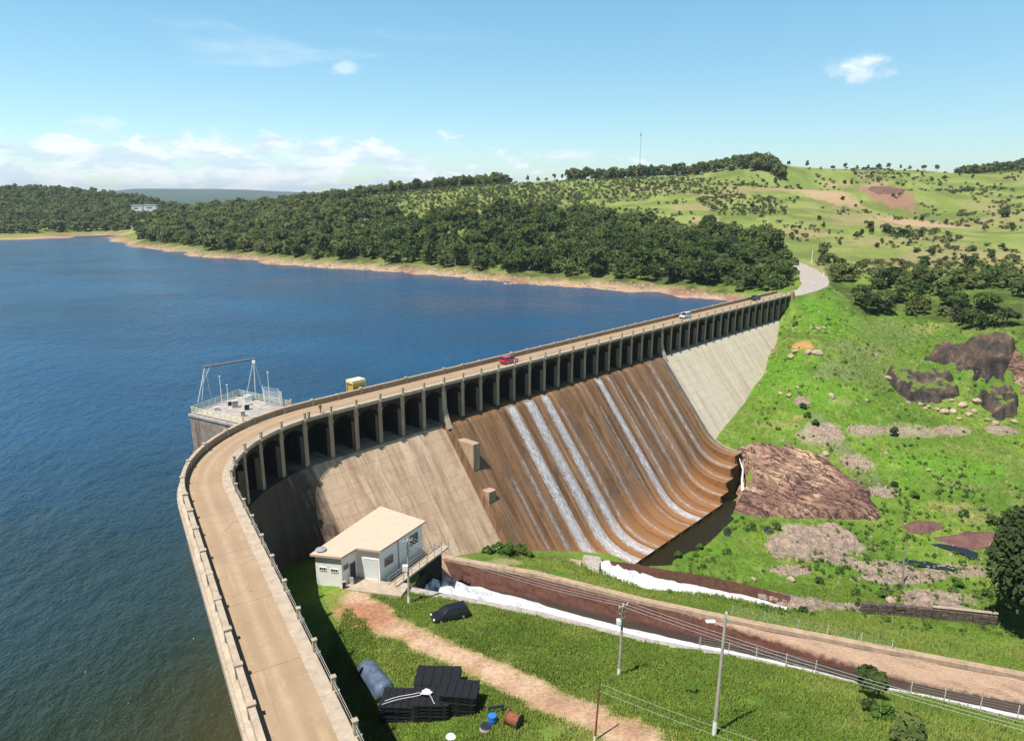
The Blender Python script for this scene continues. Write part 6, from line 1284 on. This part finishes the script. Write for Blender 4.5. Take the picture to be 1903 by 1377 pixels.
# crumpled white sheet and straps on the stacks
p = STACKS[1]; q0 = Vector((p[0]-.6, p[1]+1.6, p[2]+2.15))
bm = bmesh.new(); bmesh.ops.create_icosphere(bm, subdivisions=3, radius=.42)
for v in bm.verts: v.co *= 1+1.5*(fbm([v.co.x*5], [v.co.y*5+v.co.z*3], 3)[0]-.5); v.co.z *= .4; v.co.x *= 1.35
me = bpy.data.meshes.new('plastic_bundle'); bm.to_mesh(me); bm.free(); me.materials.append(M['white']); o = bpy.data.objects.new('plastic_bundle', me); COL.objects.link(o); o.location = q0+Vector((0, 0, .1)); tag(o, 'crumpled white plastic bundle lying on the black pallets', 'bundle')
p0 = STACKS[0]
for (a, b, lab) in (((p0[0]-1.6, p0[1]+.1), (q0.x-.3, q0.y-.1), 'long pale strap lying across the left pallet stack'), ((p0[0]-1.4, p0[1]+.6), (q0.x-.6, q0.y+.2), 'shorter pale strap beside the long one on the left stack'), ((q0.x+.3, q0.y-.2), (q0.x+1.1, q0.y-1.5), 'white strap hanging from the bundle over the middle stack')):
    z0 = p0[2]+2.18 if a[0] < -12 else q0.z+.03; pts = [Vector((a[0]+(b[0]-a[0])*t, a[1]+(b[1]-a[1])*t+.12*math.sin(t*5), z0+(q0.z+.02-z0)*t)) for t in np.linspace(0, 1, 9)]
    mb = MB(); mb.path(pts, .035, 5); o = mb.build('strap', simple('pale_strap', (.55, .55, .6), .6, .1)); tag(o, lab, 'strap')
# long bundle under a grey blue cover
t0, t1 = np.array(TARP[0][:2]), np.array(TARP[1][:2]); dr_ = (t1-t0)/np.hypot(*(t1-t0)); nr_ = np.array([dr_[1], -dr_[0]]); L = np.hypot(*(t1-t0))+.8; V = []; nk = 26; ns = 18
for i in range(nk+1):
    t = i/nk; rr = 1.25*min(1, .45+math.sin(math.pi*min(1, t*1.9+.06)/1.0 if t < .25 else math.pi/2)*.55)*(1 if t < .85 else 1-.35*((t-.85)/.15)**2)
    for k in range(ns+1):
        a = math.pi*k/ns; j = 1+.10*(fbm([t*9], [a*2.2], 6)[0]-.5)*2
        q = t0+dr_*(t*L-.3)+nr_*math.cos(a)*rr*j; V.append((q[0], q[1], zat(*t0)*(1-t)+zat(*t1)*t-.1+math.sin(a)*1.5*rr/1.25*j*(1 if 0 < i < nk else .0)))
F = [(i*(ns+1)+k, (i+1)*(ns+1)+k, (i+1)*(ns+1)+k+1, i*(ns+1)+k+1) for i in range(nk) for k in range(ns)]
cv = np_mesh('covered_bundle', V, F, M['tarp'], smooth=True); tag(cv, 'long rounded bundle under a grey blue cover beside the black pallets', 'covered bundle')
x, y, z = DRUM; o = empty('cable_drum', (x, y, z), 0, 'rust brown drum lying on its side by the dirt track', 'drum'); mb = MB(); a = Vector((.55, -.35, 0)); c = Vector((x, y, z+.72)); mb.tube(c-a, c+a, .62, .62, 16); mb.build('barrel', M['rust'], o)
for s, nm in ((-1, 'rim'), (1, 'rim')): mb = MB(); mb.tube(c+a*s*.98, c+a*s*1.12, .74, .74, 18); mb.build(nm, M['rust'] if s < 0 else M['darksteel'], o)
for (x, y, z), nm, mt, r0, r1, h, lab in ((BINS[0], 'barrel', 'blue', .42, .45, 1.0, 'blue plastic barrel on the grass near the rusty drum'), (BINS[1], 'tub', 'grey', .5, .6, .6, 'grey tub on the grass in front of the blue barrel')):
    o = empty(nm, (x, y, z), 0, lab, nm); mb = MB(); mb.tube((x, y, z), (x, y, z+h*.5), r0*.92, r1, 14); mb.tube((x, y, z+h*.5), (x, y, z+h), r1, r0, 14); mb.build('body', M[mt], o)
    mb = MB(); mb.tube((x, y, z+h), (x, y, z+h+.06), r0*1.05, r0, 14); mb.build('lid', M[mt] if nm == 'barrel' else M['darksteel'], o)
x, y, z = BINS[2]; o = empty('trestle', (x, y, z), .2, 'low dark iron trestle behind the blue barrel', 'trestle'); mb = MB(); mb.box((x, y, z+.8), (1.7, .25, .18), .2); mb.build('beam', M['darksteel'], o)
for s in (-.7, .7):
    mb = MB(); mb.tube((x+s, y-.25, z), (x+s, y, z+.75), .05); mb.tube((x+s, y+.25, z), (x+s, y, z+.75), .05); mb.build('leg', M['darksteel'], o)
x, y, z = LITTER; bm = bmesh.new(); bmesh.ops.create_icosphere(bm, subdivisions=2, radius=.5)
for v in bm.verts: v.co *= 1+.5*(fbm([v.co.x*4], [v.co.y*4+v.co.z*3], 5)[0]-.5); v.co.z *= .45
me = bpy.data.meshes.new('plastic_sack'); bm.to_mesh(me); bm.free(); me.materials.append(M['white']); o = bpy.data.objects.new('plastic_sack', me); COL.objects.link(o); o.location = (x, y, z+.2); tag(o, 'small white sack on the grass at the bottom edge below the pallets', 'sack')

# ---------------------------------------------------------------- light, sky, air, camera
HAZED = .00009
EL, AZ = 64.0, 50.0      # sun elevation; shadows point AZ degrees right of forward
sun = bpy.data.lights.new('sun', 'SUN'); sun.energy = 5.0; sun.angle = R(.53); sun.color = (1, .955, .88)
so = bpy.data.objects.new('sun', sun); COL.objects.link(so)
dv = Vector((math.sin(R(AZ))*math.cos(R(EL)), math.cos(R(AZ))*math.cos(R(EL)), -math.sin(R(EL)))); so.rotation_euler = dv.to_track_quat('-Z', 'Y').to_euler(); so.location = (-200, -200, 500)
W = bpy.data.worlds.new('World'); SC.world = W; W.use_nodes = True; t = W.node_tree; t.nodes.clear()
def wn(ty, **k):
    x = t.nodes.new(ty)
    for a, b in k.items(): setattr(x, a, b)
    return x
out = wn('ShaderNodeOutputWorld'); bg = wn('ShaderNodeBackground'); t.links.new(bg.outputs[0], out.inputs[0])
sky = wn('ShaderNodeTexSky', sky_type='NISHITA'); sky.sun_disc = False; sky.sun_elevation = R(EL); sky.sun_rotation = R(180-AZ); sky.altitude = 600; sky.air_density = 1.0; sky.dust_density = .6; sky.ozone_density = 1.6
def wm(op, a, b=0.0, c=0.0):
    x = wn('ShaderNodeMath', operation=op)
    for i, v in enumerate((a, b, c)):
        if isinstance(v, bpy.types.NodeSocket): t.links.new(v, x.inputs[i])
        else: x.inputs[i].default_value = v
    return x.outputs[0]
tc = wn('ShaderNodeTexCoord'); sx = wn('ShaderNodeSeparateXYZ'); t.links.new(tc.outputs['Generated'], sx.inputs[0])
az = wm('ARCTAN2', sx.outputs[0], sx.outputs[1]); el = wm('ARCSINE', sx.outputs[2])
def wv(kx, ky, ox=0.0):
    c = wn('ShaderNodeCombineXYZ'); t.links.new(wm('MULTIPLY_ADD', az, kx, ox), c.inputs[0]); t.links.new(wm('MULTIPLY', el, ky), c.inputs[1]); return c.outputs[0]
def wnoise(vec, sc, det=5, ro=.6, di=0):
    x = wn('ShaderNodeTexNoise'); t.links.new(vec, x.inputs['Vector']); x.inputs['Scale'].default_value = sc; x.inputs['Detail'].default_value = det; x.inputs['Roughness'].default_value = ro; x.inputs['Distortion'].default_value = di; return x.outputs['Fac']
def wss(lo, hi, v):
    x = wn('ShaderNodeMapRange', interpolation_type='SMOOTHSTEP'); t.links.new(v, x.inputs['Value']); x.inputs['From Min'].default_value = lo; x.inputs['From Max'].default_value = hi; return x.outputs['Result']
# bank of low clouds, thickest on the left
nA = wnoise(wv(1.0, 2.3), 13, 9, .60, .15)
env = wm('MULTIPLY', wss(R(8.2), R(2.2), el), wss(R(-1.0), R(.6), el)); side = wss(R(26), R(-20), az)
thr = wm('MULTIPLY', env, wm('MULTIPLY_ADD', side, .42, .17))
cA = wss(.50, .60, wm('ADD', nA, wm('SUBTRACT', wm('MULTIPLY', thr, .60), .24)))
# thin veils higher up
nB = wnoise(wv(1.0, 5.5, 3.0), 3.2, 5, .55, .6); cB = wm('MULTIPLY', wss(.56, .80, nB), wm('MULTIPLY', wm('MULTIPLY', wss(R(20), R(11), el), wss(R(5), R(9), el)), wss(R(4), R(-10), az)))
# small single clouds
def puff(a0, e0, w, h, seed):
    u = wm('DIVIDE', wm('SUBTRACT', az, R(a0)), R(w)); v = wm('DIVIDE', wm('SUBTRACT', el, R(e0)), R(h)); d = wm('SQRT', wm('ADD', wm('MULTIPLY', u, u), wm('MULTIPLY', v, v)))
    return wss(1.05, .1, wm('ADD', d, wm('MULTIPLY', wm('SUBTRACT', wnoise(wv(1, 1.6, seed), 30, 7, .65), .5), 2.4)))
pf = [puff(25.0, 8.7, 2.5, 1.0, 2.0), puff(-12.6, 9.4, 1.5, .6, 5.0), puff(-23.5, 3.6, 3.2, 1.25, 8.0), puff(-15.0, 3.5, 3.6, 1.2, 11.0), puff(-30, 4.6, 2.6, .9, 13.0), puff(4.5, 3.1, 4.2, .7, 15.0)]
for q, k in ((1, .5), (2, .9), (3, .8), (4, .5), (5, .6)): pf[q] = wm('MULTIPLY', pf[q], k)
allp_ = pf[0]
for q in pf[1:]: allp_ = wm('MAXIMUM', allp_, q)
cov = wm('MINIMUM', wm('MAXIMUM', wm('MULTIPLY', cA, .85), wm('MAXIMUM', wm('MULTIPLY', cB, .38), wm('MULTIPLY', allp_, .92))), 1.0)
shade = wnoise(wv(1.0, 3.0, 1.0), 19, 7, .62)
cr = wn('ShaderNodeMix', data_type='RGBA'); t.links.new(wss(.40, .60, shade), cr.inputs[0]); cr.inputs[6].default_value = (4.5, 5.5, 6.2, 1); cr.inputs[7].default_value = (6.7, 6.9, 7.1, 1)
tg = wn('ShaderNodeValToRGB'); t.links.new(wm('DIVIDE', el, R(60)), tg.inputs[0]); e_ = tg.color_ramp.elements    # sky colour by height above the horizon
for q in range(3): e_.new(.5)
for q, (p_, c_r) in zip(e_, ((0.0, (.86, .93, .95)), (.10, (.80, .98, .95)), (.27, (.76, 1.12, 1.04)), (.42, (.30, .44, .47)), (1.0, (.13, .18, .21)))): q.position = p_; q.color = (*c_r, 1)
tn_ = wn('ShaderNodeMix', data_type='RGBA', blend_type='MULTIPLY'); tn_.inputs[0].default_value = 1; t.links.new(sky.outputs[0], tn_.inputs[6]); t.links.new(tg.outputs[0], tn_.inputs[7])
mx = wn('ShaderNodeMix', data_type='RGBA'); t.links.new(cov, mx.inputs[0]); t.links.new(tn_.outputs[2], mx.inputs[6]); t.links.new(cr.outputs[2], mx.inputs[7])
t.links.new(mx.outputs[2], bg.inputs[0]); bg.inputs[1].default_value = .12
hz = NT('air_haze'); pv = hz.n('ShaderNodeVolumePrincipled'); pv.inputs['Color'].default_value = (.72, .86, 1, 1); pv.inputs['Density'].default_value = HAZED; pv.inputs['Anisotropy'].default_value = .2; hz.l(pv.outputs[0], hz.out.inputs[1])
mb = MB(); mb.box((0, 4150, 24), (18600, 9760, 290)); hzo = mb.build('haze', hz.mat); tag(hzo, kind='stuff')
cam = bpy.data.cameras.new('camera'); cam.sensor_width = 36; cam.lens = 36*1280/1903; cam.clip_start = .5; cam.clip_end = 40000
co = bpy.data.objects.new('camera', cam); COL.objects.link(co); co.location = CAM; co.rotation_euler = (R(90-14.0994), 0, 0); SC.camera = co
SC.view_settings.view_transform = 'Standard'; SC.view_settings.look = 'None'; SC.view_settings.exposure = .5; SC.view_settings.gamma = 1
SC.cycles.max_bounces = 6; SC.cycles.transparent_max_bounces = 12; SC.cycles.volume_bounces = 0
SC.cycles.use_denoising = True
